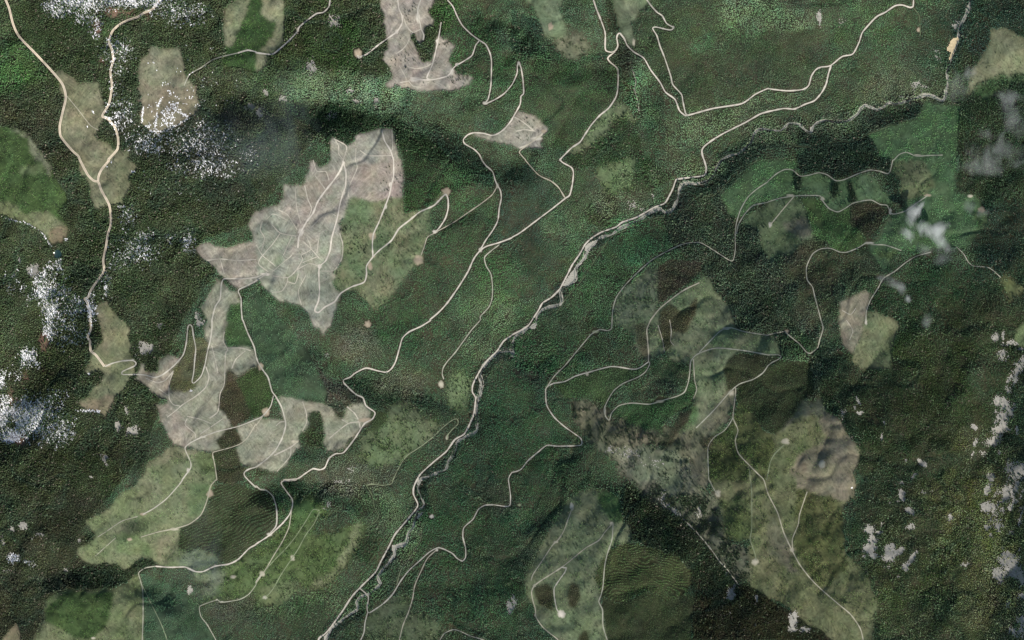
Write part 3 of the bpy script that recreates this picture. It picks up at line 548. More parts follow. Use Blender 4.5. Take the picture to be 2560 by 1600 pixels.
paint(mask_of(P("31 130,620 260,560 360,560 420,700 330,760 240,720"), 3), (122, 116, 100), (112, 112, 90), (80, 84, 60), .15, .4, .2, stand=S_SCAT, clear=len(CLEARINGS) - 1, soft=.8)
paint(mask_of(P("31 770,430 900,390 1060,420 1115,450 1070,600 990,690 940,740 880,690 780,600")), (56, 54, 42), (58, 56, 44), (52, 58, 42), 1, .65, .05, stand=S_ISLE)
clearing('clearing', 'tan tongue shaped clearcut among dark forest at the right', "31 920,1230 970,1270 950,1350 930,1430 900,1512 32 900,0 890,110 850,200 820,290 790,300 710,260 690,180 670,0 31 680,1512 680,1350 800,1290", (156, 144, 118), (146, 138, 112), .03)
clearing('clearing', 'green grey four sided clearing joined to the tan tongue shaped clearcut', "31 925,1512 940,1440 1000,1430 1100,1470 1200,1512 32 1220,0 1250,60 1210,150 1170,330 1150,460 1080,470 950,455 870,470 790,390 830,280 890,110 900,40", (92, 108, 76), (112, 114, 86), .15, (72, 94, 56), .42, .15)
clearing('clearing', 'grey green regrowth east of the curving valley road at the centre right', "21 1300,1010 1370,1020 1390,1330 1320,1500 22 1310,0 1280,80 1280,380 1200,330 1150,160 1080,80 950,40 21 960,1512 960,1400 1000,1290 1180,1110", (100, 114, 88), (110, 116, 94), .35, (76, 96, 64), .45, .15)
paint(mask_of(P("21 1380,1000 1500,940 1800,960 1790,1060 1690,1130 1560,1240 1420,1340 1380,1320")), (66, 62, 50), (60, 60, 46), (62, 63, 49), 1, .58, .05, stand=S_ISLE)
clearing('clearing', 'broad green and tan clearing threaded by forking tracks right of the centre',
    "21 1790,1060 1830,1090 1900,1180 1950,1280 2060,1380 2090,1512 22 2100,0 2120,90 2419,150 32 0,140 60,150 110,280 130,310 90,328 0,330 22 2419,330 2200,290 2130,310 2030,390 1990,480 2030,570 2020,650 2110,690 2100,750 2060,840 2040,950 1990,1030 1920,1080 1830,1110 1800,1170 1850,1250 1855,1512 23 1870,0 1840,100 1750,100 1670,20 22 1700,1400 1720,1290 1640,1150 1540,1130 1700,900 1730,740 1750,640 1710,400 1500,400 1440,310 1300,380 1285,200 21 1320,1500 1420,1370 1600,1250 1700,1190 1790,1130",
    (102, 118, 86), (116, 120, 94), .22, (76, 100, 62), .42, .15)
paint(mask_of(P("22 2060,660 2110,690 2060,840 2040,950 1850,1090 1830,1110 1850,1512 23 1870,0 1840,100 1670,20 22 1720,1290 1640,1130 1760,1010"), 3), (126, 116, 98), (112, 110, 88), (80, 84, 58), .12, .4, .2, stand=S_SCAT, clear=len(CLEARINGS) - 1, soft=.8)
paint(mask_of(P("22 1640,860 1740,780 1760,960 1700,1010 1560,1060"), 3), (78, 116, 66), (84, 110, 70), (66, 104, 54), .2, .4, .1, stand=S_SCAT, clear=len(CLEARINGS) - 1, soft=.8)
paint(mask_of(P("21 1480,1350 1600,1440 1660,1400 1740,1290 1760,1310 1720,1512 22 1700,0 1650,120 1600,130 1510,90 1500,200 1530,240 1440,300 1380,50 21 1400,1450")), (66, 64, 46), None, (66, 68, 48), 1, .5, .03, stand=S_ISLE)
paint(mask_of(P("22 1150,50 1270,20 1290,370 1230,330 1180,200")), (76, 76, 60), None, (70, 76, 56), .8, .5, .05, stand=S_ISLE)
paint(mask_of(P("22 1300,380 1500,400 1700,450 1690,600 1560,620 1400,560 1290,470")), (62, 72, 52), None, (52, 72, 48), .8, .6, .05, stand=S_ISLE)
clearing('plantation_ground', 'dark green plantation in the upper loop of the centre right tracks', "22 400,600 720,500 940,445 1140,470 1290,405 1260,490 1050,600 960,670 870,800 700,720 550,740 470,700", (66, 82, 54), (60, 74, 48), .8, (60, 80, 50), .45, .04, stand=S_PLANT, cat='plantation')
clearing('plantation_ground', 'dark green plantation in the lower loop of the centre right tracks', "22 940,880 1010,810 1440,755 1560,720 1660,620 1700,560 1740,640 1700,800 1580,860 1420,960 1420,1060 1300,1080 1200,1010 1050,960", (64, 86, 54), (58, 74, 48), .8, (56, 82, 50), .45, .04, stand=S_PLANT, cat='plantation')
clearing('clearing', 'mottled brown slope of thin trees below the centre right loops', "22 560,740 640,740 760,780 870,880 910,950 1050,960 1180,1010 1290,1060 1420,1060 1440,1000 1510,1010 1540,1100 1640,1050 1800,1080 1830,1110 1800,1170 1850,1250 1680,1320 1500,1210 1300,1150 1200,1190 1000,1210 800,1200 700,1100 600,1000 560,880", (122, 114, 96), (102, 104, 82), .4, (44, 52, 38), .6, .08, natural=True)
clearing('clearing', 'grey brown slope of dead thin forest right of the lower centre', "22 700,1130 900,1200 1200,1190 1500,1210 1680,1320 1720,1512 23 1670,20 1750,100 1880,130 1960,200 2000,420 1990,530 2080,600 2250,640 2250,950 2120,960 1990,800 1850,600 1700,440 1500,300 1300,200 1100,0 22 1080,1500 1000,1350 850,1250", (134, 130, 112), (110, 118, 94), .3, (58, 68, 50), .6, .2, natural=True)
paint(mask_of(P("23 1150,20 1330,0 1500,150 1700,130 1960,210 2000,420 1990,530 2080,600 2250,640 2250,950 2120,960 1990,800 1850,600 1700,440 1500,300 1300,200"), 3), (88, 92, 74), (104, 102, 88), (52, 64, 46), .7, .7, .12, stand=S_SCAT, clear=len(CLEARINGS) - 1)
paint(mask_of(P("22 1480,1110 1580,880 1700,855 1690,900 1640,980 1580,1060 1500,1180 1420,1230 1450,1140")), (66, 62, 48), None, (56, 58, 44), .9, .6, .02, stand=S_ISLE)
paint(mask_of(P("22 1830,1100 1920,1095 1980,1100 1950,1220 1850,1250 1800,1180")), (72, 68, 50), None, (70, 70, 48), .9, .5, .02, stand=S_ISLE)
clearing('clearing', 'light green bottom clearing with two dark oval tree islands',
    "23 620,110 740,80 900,110 990,150 1030,270 1030,390 1100,420 1130,550 1100,590 1000,600 930,650 850,750 810,830 780,920 830,1020 840,1090 820,1150 855,1230 870,1380 900,1512 930,1650 520,1650 440,1512 300,1410 220,1300 220,1200 140,1090 120,950 130,880 200,790 280,600 380,440 450,330 520,190", (106, 120, 88), (114, 120, 92), .18, (78, 98, 60), .42, .2)
paint(mask_of(P("23 800,120 900,110 990,150 1030,270 1040,390 940,380 870,300"), 2), (78, 106, 62), (86, 108, 68), (70, 100, 54), .25, .4, .1, stand=S_SCAT, clear=len(CLEARINGS) - 1)
for s in ("23 210,1010 330,980 390,1020 380,1240 330,1220 260,1170 220,1100", "23 550,1000 580,965 640,1010 645,1100 600,1210 540,1180 520,1120", "23 640,1480 700,1420 740,1512 700,1560 620,1540"):
    paint(mask_of(P(s)), (64, 64, 46), None, (62, 66, 44), 1, .5, .02, stand=S_ISLE)
clearing('plantation_ground', 'terraced olive plantation with curved rows at the bottom centre right', "23 930,650 1100,590 1300,640 1560,720 1690,850 1700,980 1650,1060 1570,1130 1440,1150 1380,1090 1250,1040 1150,1100 1070,1150 980,1160 850,1090 790,950 800,850", (82, 86, 58), (70, 80, 50), .95, (64, 80, 47), .55, .03, rows=2, stand=S_PLANT, cat='plantation')
clearing('plantation_ground', 'smooth dark plantation on the bottom edge below the terraced rows', "23 855,1100 980,1165 1070,1155 1250,1048 1380,1095 1440,1155 1660,1065 1720,1110 1690,1512 1690,1650 930,1650 900,1512 860,1250", (60, 68, 45), (54, 60, 40), .9, (56, 67, 43), .45, .03, stand=S_PLANT, cat='plantation')
clearing('plantation_ground', 'dark brown plantation between the two right hand tracks', "22 2140,310 2419,330 32 0,340 120,350 0,430 22 2419,440 2280,560 2110,640 2030,680 2020,560 1990,470 2040,370", (60, 62, 44), (56, 58, 40), .9, (58, 66, 45), .45, .03, stand=S_PLANT, cat='plantation')
clearing('plantation_ground', 'large dark brown plantation above the right hand clearing', "22 2419,450 32 0,440 100,380 400,400 430,600 420,720 330,760 250,900 130,1050 60,1080 0,1040 22 2400,1040 2280,900 2120,760 2130,660 2150,610 2300,560", (58, 62, 42), (54, 60, 40), .9, (55, 68, 44), .45, .03, stand=S_PLANT, cat='plantation')
clearing('clearing', 'long olive and tan clearing running down to the bottom edge at right',
    "32 330,760 440,780 480,710 530,760 545,860 650,920 720,1000 740,1070 800,1130 880,1210 860,1330 810,1440 830,1512 33 830,0 820,180 740,210 700,320 710,500 730,700 800,760 900,850 970,960 980,1050 1050,1140 1050,1200 1010,1260 990,1400 990,1650 640,1650 600,1512 500,1420 380,1380 270,1270 100,1140 0,1110 23 2400,1100 2250,1010 2240,960 2260,850 2240,700 2250,560 2100,580 2000,530 2000,400 1960,200 1980,140 1900,80 1865,0 22 1860,1512 1850,1240 1930,1100 2000,1050 2060,960 2110,880 2130,770 2270,880 2380,1040 2419,1060 32 50,1090 130,1040 250,890",
    (98, 106, 72), (110, 110, 80), .25, (80, 96, 52), .42, .15)
kc = len(CLEARINGS) - 1
for s, a, b, d in [("32 500,880 560,850 650,920 720,1000 800,1130 870,1210 860,1330 810,1440 825,1512 33 825,0 820,180 740,210 690,190 550,150 400,110 280,70 32 250,1480 200,1410 300,1260 480,1180 560,1100 480,980", (134, 124, 106), (122, 114, 94), .05),
                   ("32 330,760 480,720 545,860 480,900 300,900 130,1050 50,1090 20,1060", (124, 122, 106), (108, 112, 90), .1),
                   ("33 260,80 400,120 680,200 700,320 710,520 720,700 760,790 600,1000 480,1000 350,800 240,650 270,500 260,250", (82, 88, 50), (90, 92, 58), .4),
                   ("33 300,1250 500,1200 800,1270 1010,1260 990,1650 640,1650 500,1420", (112, 114, 84), (102, 108, 76), .15),
                   ("22 2130,760 2280,900 2400,1050 32 20,1060 60,1180 0,1450 22 2380,1512 2240,1370 2130,1250 2105,1140 2135,1040 2090,900", (74, 80, 46), (82, 88, 54), .6),
                   ("22 2080,930 2130,1040 2100,1140 2140,1270 2250,1400 2250,1512 1860,1512 1850,1250 1920,1110", (66, 76, 44), (60, 70, 40), .7),
                   ("33 0,300 160,500 260,700 200,720 300,900 200,850 0,700", (118, 112, 94), (106, 108, 84), .15),
                   ("23 1960,200 2250,150 2260,560 2100,580 2000,530", (80, 96, 56), (90, 98, 64), .4)]:
    paint(mask_of(P(s), 2.5) & (CLEAR == kc), a, b, None, d, .42, .12, soft=.85)
clearing('clearing', 'small yellow green glade at the right edge', "31 2230,1090 2290,1130 2400,1200 2540,1250 2419,1280 2300,1280 2290,1360 2240,1340 2230,1200", (118, 122, 80), (104, 112, 74), .25, natural=True)
clearing('clearing', 'half hidden light green field on the right edge below the small glade', "32 2540,-30 2419,20 2350,90 2320,200 2380,250 2540,270", (112, 124, 86), (104, 118, 80), .1)
clearing('plantation_ground', 'bright green block between the pale clearcuts at left centre', "02 2140,0 2290,0 2350,160 2400,240 2150,260 2120,180 01 2140,1512 2160,1370 2270,1350 2290,1512", (70, 92, 58), (64, 84, 52), .6, (62, 86, 52), .45, .06, stand=S_PLANT, cat='plantation')
clearing('plantation_ground', 'deep green plantation between the left main road and the ravine', "01 2290,1390 2419,1300 11 0,1240 150,1380 200,1512 12 250,0 430,200 520,350 580,500 640,620 690,700 640,780 420,750 220,725 110,540 60,460 0,330 02 2400,200 2320,0 01 2295,1512", (64, 84, 60), (70, 86, 64), .65, (60, 82, 57), .48, .08, stand=S_PLANT, cat='plantation')
clearing('plantation_ground', 'dark olive plantation inside the bend of the left main road', "02 2230,560 2419,440 12 0,470 70,480 120,560 160,700 140,800 60,900 0,930 02 2419,930 2370,900 2360,830 2260,640", (62, 78, 44), (56, 68, 40), .8, (56, 74, 42), .45, .03, stand=S_PLANT, cat='plantation')
clearing('clearing', 'round light green clearing with dark tree dots left of the river', "12 1840,500 1950,480 2020,540 2030,640 1990,760 1960,840 1880,860 1800,800 1790,720 1810,640", (106, 122, 88), (98, 114, 80), .3, (76, 96, 58), .5, .3, natural=True)
clearing('clearing', 'light green open slope sprinkled with conifers left of the lower river', "12 1260,790 1400,780 1480,800 1550,850 1560,930 1640,920 1760,1010 1650,1100 1500,1220 1400,1330 1200,1400 1050,1350 980,1300 1000,1180 960,1100 1060,1050 1200,1000 1250,900", (98, 114, 80), (108, 116, 86), .4, (76, 96, 56), .5, .3, natural=True)
paint(mask_of(P("12 1100,850 1250,870 1230,980 1150,1060 1050,1060 1050,1000")), (60, 68, 44), None, (58, 68, 44), 1, .5, .03, stand=S_ISLE)
clearing('clearing', 'grey green thinned block on the bottom edge right of the river', "13 1400,1070 1450,1120 1440,1250 1560,1250 1680,1300 1790,1400 1720,1512 1700,1650 980,1650 1000,1512 1030,1370 1060,1260 1200,1180 1300,1090", (96, 104, 80), (86, 98, 70), .35, (72, 90, 58), .45, .2, natural=True)

# ------------------------------------------------------------------ roads and tracks
RC = {'wide': (210, 192, 164), 'cream': (210, 203, 188), 'pale': (194, 190, 175), 'tan': (180, 175, 155), 'grey': (172, 172, 154), 'green': (142, 152, 122), 'faint': (112, 128, 96)}
ROADS = [
 ('wide pale western road running down the left side to the tan clearing', 5.4, 'wide', "00 50,-20 55,0 90,90 125,230 185,350 330,500 480,660 590,795 622,920 590,1070 565,1190 572,1280 620,1350 690,1430 740,1475 755,1512 01 755,0 830,140 885,195 928,208 960,290 1030,420 1048,530 1045,620 1020,700 1000,830 975,950 985,1030 970,1075 900,1170 855,1240 830,1300 800,1310 830,1350 832,1390 860,1440 850,1512 02 855,0 860,80 830,160 850,200 858,290 905,330 960,400 985,440"),
 ('wide pale road from the snowy top edge joining the western road', 5.4, 'wide', "00 1525,-30 1510,0 1445,85 1365,120 1300,160 1200,195 1120,240 1060,300 1030,400 1055,460 1070,560 1045,680 1058,820 1030,980 968,1095 1020,1125 1085,1200 1115,1300 1110,1410 1020,1512 01 1035,0 960,90 930,160 928,205"),
 ('switchback road winding from the wide road up to the largest clearcut', 3.6, 'pale', "02 990,440 1060,410 1150,388 1250,382 1285,405 1270,435 1170,480 1150,500 1165,515 1300,515 1380,522 1460,542 1540,515 1650,425 1730,330 1760,220 1775,70 1795,45 1815,65 1830,160 1850,270 1840,380 1830,500 1815,580 1835,595 1900,530 1935,430 1960,300 1990,180 2003,80 2003,0 01 2003,1512 2035,1385 2080,1310 2090,1190 2105,1135 2140,1120 2300,1122 2419,1108 11 60,1085"),
 ('left main logging road curving south from the largest clearcut', 3.8, 'pale', "11 100,1075 0,1140 01 2419,1145 2330,1190 2265,1220 2252,1245 2278,1310 2280,1400 2290,1512 02 2295,0 2340,120 2400,250 2419,340 12 0,340 20,400 70,480 115,545 150,670 185,720 240,820 270,920 280,1000 245,1120 185,1230 100,1315 0,1390 02 2419,1390 2350,1410 2310,1440 2310,1470 2345,1512 03 2345,0 2419,70 13 0,55 40,88 100,100 160,155 190,250 198,330 195,410 180,450 135,500"),
 ('upper right valley road descending from the top edge along the plantation', 4.0, 'cream', "20 765,-30 770,0 800,90 840,190 880,310 880,440 890,480 940,493 980,475 1000,430 990,360 1000,325 1020,315 1060,365 1090,430 1150,490 1245,550 1310,660 1400,780 1450,870 1540,940 1580,1040 1620,1080 1660,1090 1900,1025 2150,985 2230,945 2300,890 2419,835 30 0,838 180,858 330,845 385,805 410,720 450,660 500,635 590,620 700,535 800,510 860,400 890,310 960,225 1030,155 1110,115 1200,55 1270,48 1340,70 1370,60 1375,0 1375,-40"),
 ('long pale middle road running diagonally across the whole valley side', 4.0, 'cream', "20 975,490 920,530 905,555 930,590 985,635 1003,680 1000,830 980,920 915,1020 830,1090 750,1180 690,1270 640,1345 560,1400 450,1512 21 455,0 480,25 560,70 580,120 570,230 545,330 500,365 380,460 260,550 80,685 0,730 11 2419,735 2300,780 2180,815 2120,855 2060,930 2000,1060 1900,1220 1800,1360 1720,1445 1640,1512 12 1655,0 1560,60 1450,110 1385,170 1360,250 1320,390 1280,460 1230,493 1150,480 1040,455 940,500 890,540 830,565 835,600 940,700 1010,735 1040,810 1110,860 1125,885 1100,935 1030,975 990,1030 940,1110 830,1250 750,1265 690,1310 650,1395 600,1415 540,1405 480,1440 390,1500 260,1512 13 380,0 260,10 240,35 290,110 340,180 345,240 320,320 250,410 130,520 0,605 03 2419,610 2350,650 2250,750 2160,795 2030,815 1920,865 1850,865 1790,840 1740,822 1600,825 1470,815"),
 ('thin grey track dropping to the bottom edge at lower left', 2.5, 'grey', "03 1470,815 1380,830 1320,865 1310,890 1330,960 1350,1060 1352,1300 1345,1512 1345,1560"),
 ('pale road with sharp hairpins between the top clearcut and the tan triangle', 3.6, 'cream', "10 1795,-30 1810,0 1860,60 1900,150 1950,240 2030,320 2110,380 2170,420 2210,500 2225,580 2220,800 2195,930 2165,980 2260,940 2350,880 2419,800 20 0,800 30,740 50,680 50,620 65,590 85,640 103,750 110,880 85,910 75,990 0,1125 10 2419,1130 2350,1215 2290,1260 2230,1280 2150,1260 2060,1255 2000,1275 1960,1320 1975,1360 2060,1410 2110,1460 2135,1512 11 2135,0 2170,50 2235,110 2260,190 2285,245 2310,290 2318,360 2300,450 2285,570 2240,660 2170,760 2120,850"),
 ('short pale spur entering the top clearcut from its right side', 3.6, 'cream', "10 2110,385 2075,430 2040,525 1960,580 1890,620 1860,650 1830,700 1790,725 1650,755 1480,750"),
 ('winding pale road through the dark forest beside the top left regrowth', 4.2, 'cream', "10 705,-30 700,0 690,60 640,115 570,130 480,195 410,255 390,300 330,365 260,430 160,510 80,508 0,497 00 2419,490 2340,475 2250,500"),
 ('faint grey track from the top left regrowth to the snow streaked clearing', 2.8, 'grey', "00 2250,500 2100,535 2000,570 1900,640 1800,695 1770,740 1740,810"),
 ('road down the left half of the top clearcut ending at a round bare landing', 3.8, 'cream', "10 1338,-30 1340,0 1350,80 1380,150 1380,220 1330,300 1240,365 1150,430 1050,510 960,545"),
 ('short pale track down the right half of the top clearcut', 4.2, 'pale', "10 1560,-30 1555,0 1530,80 1530,150 1550,220 1560,270 1585,330 1580,380"),
 ('straight spur crossing the dark notch of the top clearcut', 3.2, 'cream', "10 1750,210 1725,360 1705,450 1670,600 1615,730 1650,755"),
 ('thick straight haul road slanting through the largest clearcut', 4.8, 'cream', "11 825,30 790,110 720,210 640,310 580,400 540,500 480,580 430,670 405,730 395,830"),
 ('looping haul road down the largest clearcut and back across the green tan clearing', 4.0, 'cream', "11 825,20 850,120 845,250 820,320 790,430 770,540 740,650 715,740 700,850 660,950 600,1010 595,1120 600,1220 590,1330 555,1420 590,1440 650,1390 740,1340 800,1260 900,1200 1020,1155 1045,1080 1045,1000 1110,910 1170,850 1280,760 1350,650 1450,570 1550,490 1680,430 1760,350 1795,325 1815,370 1815,460 1790,550 1740,630 1700,675"),
 ('straight road along the right edge of the largest clearcut', 3.8, 'cream', "10 1190,1230 1215,1330 1270,1420 1300,1512 11 1300,0 1300,150 1280,230 1260,330 1220,440 1160,590 1110,700 1100,800 1105,915"),
 ('rough broken track across the plantation right of the green tan clearing', 2.6, 'tan', "11 1700,680 1850,600 2000,500 2130,410 2230,330 2275,255"),
 ('narrow spur dropping to a round pale landing below the green tan clearing', 2.6, 'tan', "11 1690,690 1620,730 1590,820 1560,900"),
 ('overgrown track parallel to the middle road ending at a pale landing', 2.8, 'grey', "11 2300,800 2220,860 2160,920 2175,1000 2220,1080 2235,1200 2230,1310 2200,1390 2120,1480 12 2120,0 2040,90 1960,200 1880,310 1810,390 1770,450 1760,510 1775,560"),
 ('main river road following the stream through the valley bottom', 4.4, 'cream', "30 595,625 570,700 550,790 510,870 440,950 350,985 250,1030 150,1025 0,1055 20 2419,1055 2340,1080 2200,1160 2000,1260 1900,1320 1820,1380 1795,1420 1800,1470 1815,1512 21 1815,0 1835,70 1830,120 1800,150 1570,180 1545,200 1520,270 1480,350 1440,410 1340,450 1180,540 1040,590 980,635 850,680 750,740 690,800 640,890 570,990 520,1090 450,1220 370,1300 290,1350 250,1420 190,1512 22 190,0 150,55 70,105 0,140 12 2419,145 2340,200 2280,290 2180,390 2110,490 2050,610 2045,680 2075,740 2060,880 2030,960 1970,1075 1880,1130 1800,1240 1680,1340 1560,1450 1520,1512 13 1520,0 1490,70 1490,140 1530,230 1500,290 1400,410 1310,520 1250,640 1180,770 1130,870 1000,1000 900,1110 810,1250 700,1400 650,1455 600,1490 590,1512 570,1560"),
 ('zigzag road from the top edge to the upper right valley road', 3.6, 'pale', "20 1255,-30 1275,0 1320,60 1370,115 1420,150 1460,220 1510,250 1530,260 1510,280 1470,280 1360,255 1330,265 1340,290 1370,340 1400,440 1440,540 1500,720 1520,800 1600,890 1615,960 1640,1070 1665,1090"),
 ('short connecting road from the tan triangle to the middle road', 3.0, 'tan', "20 295,1255 200,1330 80,1420 75,1450 130,1512 21 125,0 250,140 370,200 440,260 490,340 505,360"),
 ('road crossing the river at the bottom and climbing through the eastern forest', 3.4, 'pale', "13 985,1025 1060,1100 1050,1200 1055,1245 1080,1250 1200,1170 1290,1080 1370,950 1450,850 1550,760 1640,680 1730,640 1850,690 1900,740 1950,765 1980,730 1980,640 1955,540 1965,450 2050,370 2100,280 2160,240 2250,235 2360,250 2400,235 2405,150 2385,0 12 2385,1512 2395,1475 2419,1440 22 0,1440 80,1415 150,1330 250,1245 330,1185 430,1192 640,1185 660,1150 640,1110 500,1010 400,920 330,810 318,700 325,640 390,600 500,580 600,530 720,495 940,440 1140,465 1210,450 1290,395"),
 ('short pale road leaving the bottom edge beside the river crossing', 3.4, 'pale', "13 1055,1250 1030,1350 1020,1440 990,1512 970,1560"),
 ('thin track branching down to the grey green block at the bottom edge', 2.8, 'tan', "13 1700,665 1620,740 1560,860 1500,1000 1480,1120 1440,1250 1390,1370 1355,1512 1345,1560"),
 ('green edged track climbing the east side then curving to the right clearings', 2.8, 'grey', "22 320,650 400,530 500,430 600,310 700,190 750,135 830,90 900,100 940,80 945,0 21 945,1512 955,1400 990,1290 1080,1170 1200,1050 1320,945 1450,870 1600,800 1700,780 1790,785 1900,850 2050,945 2090,945 2110,850 2110,700 2120,600 2160,470 2230,350 2320,270 2419,205 31 0,200 80,130 160,90 230,95 300,150 380,145 480,120 560,140 640,195 720,185 850,130 960,95 1050,105 1130,130 1155,100 1180,0 30 1190,1512 1240,1460 1310,1440 1400,1475 1500,1470 1650,1465"),
 ('track skirting the dark shield shaped stand to a pale spur below the cloud', 2.8, 'grey', "21 2120,700 2140,610 2200,510 2280,430 2419,400 31 0,395 120,360 250,340 380,335 490,340 520,390 580,460 660,490 740,450 800,410 900,385 980,380 1060,420 1125,430 1160,500 1200,510 1300,480 1400,410 1510,335"),
 ('short straight spur down the grey green clearing', 2.6, 'tan', "31 245,345 130,480 25,610"),
 ('winding grey green track through the dark plantation at the right', 2.9, 'grey', "31 1260,855 1110,805 1000,800 930,785 850,830 750,870 680,870 590,835 500,840 420,890 365,1010 370,1130 420,1200 440,1280 500,1512 32 500,0 520,80 485,200 470,260 400,315 360,300 300,230 180,130 150,110 0,140 22 2419,145 2200,110 2080,75 2020,80 1960,110 1850,220 1770,305"),
 ('pale track running down to the tan tongue shaped clearcut', 2.9, 'grey', "31 1540,870 1400,910 1300,970 1200,1050 1090,1120 1040,1210 970,1320 930,1430 925,1512 32 920,10"),
 ('long looping track through the two centre right plantations', 2.9, 'grey', "32 0,430 40,400 100,370 125,345 90,328 0,330 22 2419,330 2200,290 1950,265 1830,290 1740,330 1690,390 1680,490 1665,590 1630,680 1560,720 1440,755 1300,795 1130,785 1010,810 940,880 920,945 890,920 870,850 900,770 960,670 1050,600 1190,540 1260,490 1300,420 1295,395"),
 ('track across the dark brown plantation ending in the tan and green clearing', 2.9, 'grey', "32 0,430 22 2419,430 2370,500 2280,560 2150,605 2060,680 1900,860 1740,1020"),
 ('pale track curving up to a bare spur beside the brown triangular stand', 3.2, 'tan', "22 1290,395 1290,300 1280,180 1275,90 1310,0 21 1310,1512 1400,1400 1550,1280 1650,1215 1770,1160"),
 ('long thin track running down the right hand clearing to the bottom edge', 2.7, 'tan', "22 2115,640 2110,720 2095,840 2090,930 2135,1040 2110,1140 2140,1260 2240,1370 2330,1460 2380,1512 33 0,130 90,310 150,500 230,670 300,800 400,930 500,1030 650,1160 780,1270 870,1400 900,1512 910,1560"),
 ('thin track along the left edge of the right hand clearing', 2.5, 'grey', "22 2090,920 2050,990 2000,1050 1920,1100 1870,1160 1850,1230 1860,1512 23 1865,0 1910,90 1950,140"),
 ('faint straight track on the left part of the right hand clearing', 2.2, 'green', "22 2230,1380 2245,1420 2250,1512 23 2255,0 2265,130 2265,450 2250,560 2290,680 2310,760"),
 ('short thin track joining the right hand clearing track from the north', 2.3, 'tan', "33 370,110 300,320 285,420 230,560 235,670"),
 ('curved faint track below the grey landing in the right hand clearing', 2.2, 'green', "32 150,1180 60,1270 20,1350 0,1450 22 2405,1512"),
 ('track up the left side of the bottom clearing to an oblong landing', 2.6, 'tan', "23 570,260 530,370 490,480 440,560 380,620 280,770 200,890 180,950"),
 ('track crossing the bottom clearing from its hilltop landing to the bottom edge', 2.7, 'tan', "23 950,410 880,490 820,570 700,640 600,720 490,810 400,870 290,940 210,1000 185,1060 195,1130 220,1220 230,1300 300,1400 400,1480 435,1512 450,1560"),
 ('short spur between the two dark oval islands ending at a bright landing', 2.9, 'pale', "23 460,825 510,830 500,870 450,940 400,1020 400,1100 420,1210 440,1250"),
 ('pale green track down the right side of the bottom clearing', 2.8, 'grey', "23 955,410 945,560 900,700 875,820 860,1000 840,1090 820,1150 855,1230 860,1380 900,1512 915,1560"),
 ('pale track across the split clearcut into the light green lower left clearing', 3.0, 'pale', "12 165,715 150,780 130,830 60,910 0,940 02 2419,940 2250,1005 2050,1055 1900,1110 1800,1160 1750,1205 1760,1250 1800,1340 1800,1400 1720,1512 03 1725,0 1680,60 1570,180 1450,270 1350,325"),
 ('thin track past the dark tree strip down into the lower left clearing', 2.5, 'tan', "12 60,915 20,970 0,1000 02 2419,980 2340,1110 2270,1170 2180,1205 2050,1240 2010,1260 2030,1370 2050,1512 03 2040,0 1990,60 1960,180 1920,290 1880,350 1780,420 1650,460 1500,490 1330,540"),
 ('faint green track through the bright plantation at the bottom left', 2.2, 'green', "03 1340,985 1430,1170 1490,1290 1540,1400 1580,1512 1590,1560"),
 ('narrow track from the bottom edge past a white landing to the spurs', 2.3, 'grey', "03 2055,1560 2040,1512 1960,1370 1900,1290 1885,1200 1940,1170 2050,1135 2100,1155 2260,1130 2350,1080 2419,990 13 0,960 50,890"),
 ('thin spur leaving the middle road near the lower left hairpin', 2.4, 'tan', "13 345,240 330,330 310,450 250,580 170,710 100,830 60,890 0,975"),
 ('narrow loop track on the olive regrowth slope', 2.0, 'green', "13 600,290 540,280 470,390 370,540 280,650 180,750 100,840"),
 ('long straight thin spur with a landing on the olive regrowth slope', 2.1, 'green', "13 600,300 550,410 470,520 400,650 340,740 240,890 160,1030 90,1110"),
 ('faint green track winding down the forest left of the river road', 2.3, 'faint', "13 1040,50 1100,150 1120,260 1160,340 1130,390 1040,460"),
 ('overgrown hairpin track on the open slope left of the lower river', 2.6, 'green', "12 1810,1130 1810,1090 1860,1030 1910,980 1900,935 1850,950 1760,1020 1680,1100 1550,1200 1430,1280 1370,1360 1310,1480 13 1295,0 1280,35 1200,50 1100,40 1040,50"),
 ('very thin track in the forest right of the lower river', 1.8, 'green', "13 1570,470 1550,580 1450,740 1370,850 1330,990"),
 ('arched track touching the bottom edge right of the river', 2.6, 'grey', "13 1725,1560 1740,1512 1780,1450 1860,1415 1920,1425 2030,1475 2150,1512 2200,1560"),
 ('thin pale trail leading to the small glade at the right edge', 2.2, 'grey', "31 1780,820 1850,890 1890,960 1940,1000 2090,1020 2200,1110"),
 ('faint straight trail across the olive brown western clearing', 1.8, 'tan', "00 630,905 750,1050 850,1180 930,1230"),
 ('faint overgrown track along the plantation edge south of the river gorge', 2.0, 'faint', "30 1150,1190 950,1270 800,1340 650,1340 400,1390 200,1375"),
 ('grassy track along the south bank of the river below the gorge', 2.2, 'faint', "21 2330,0 2150,100 2050,200 1900,340 1780,340 1700,390 1600,490 1540,550 1400,545 1250,575 1080,660 940,730 820,890 750,1000 650,1150 520,1300 420,1450"),
 ('small spur with a round landing below the top right road', 1.8, 'faint', "30 1375,75 1430,150 1438,280 1440,340"),
]
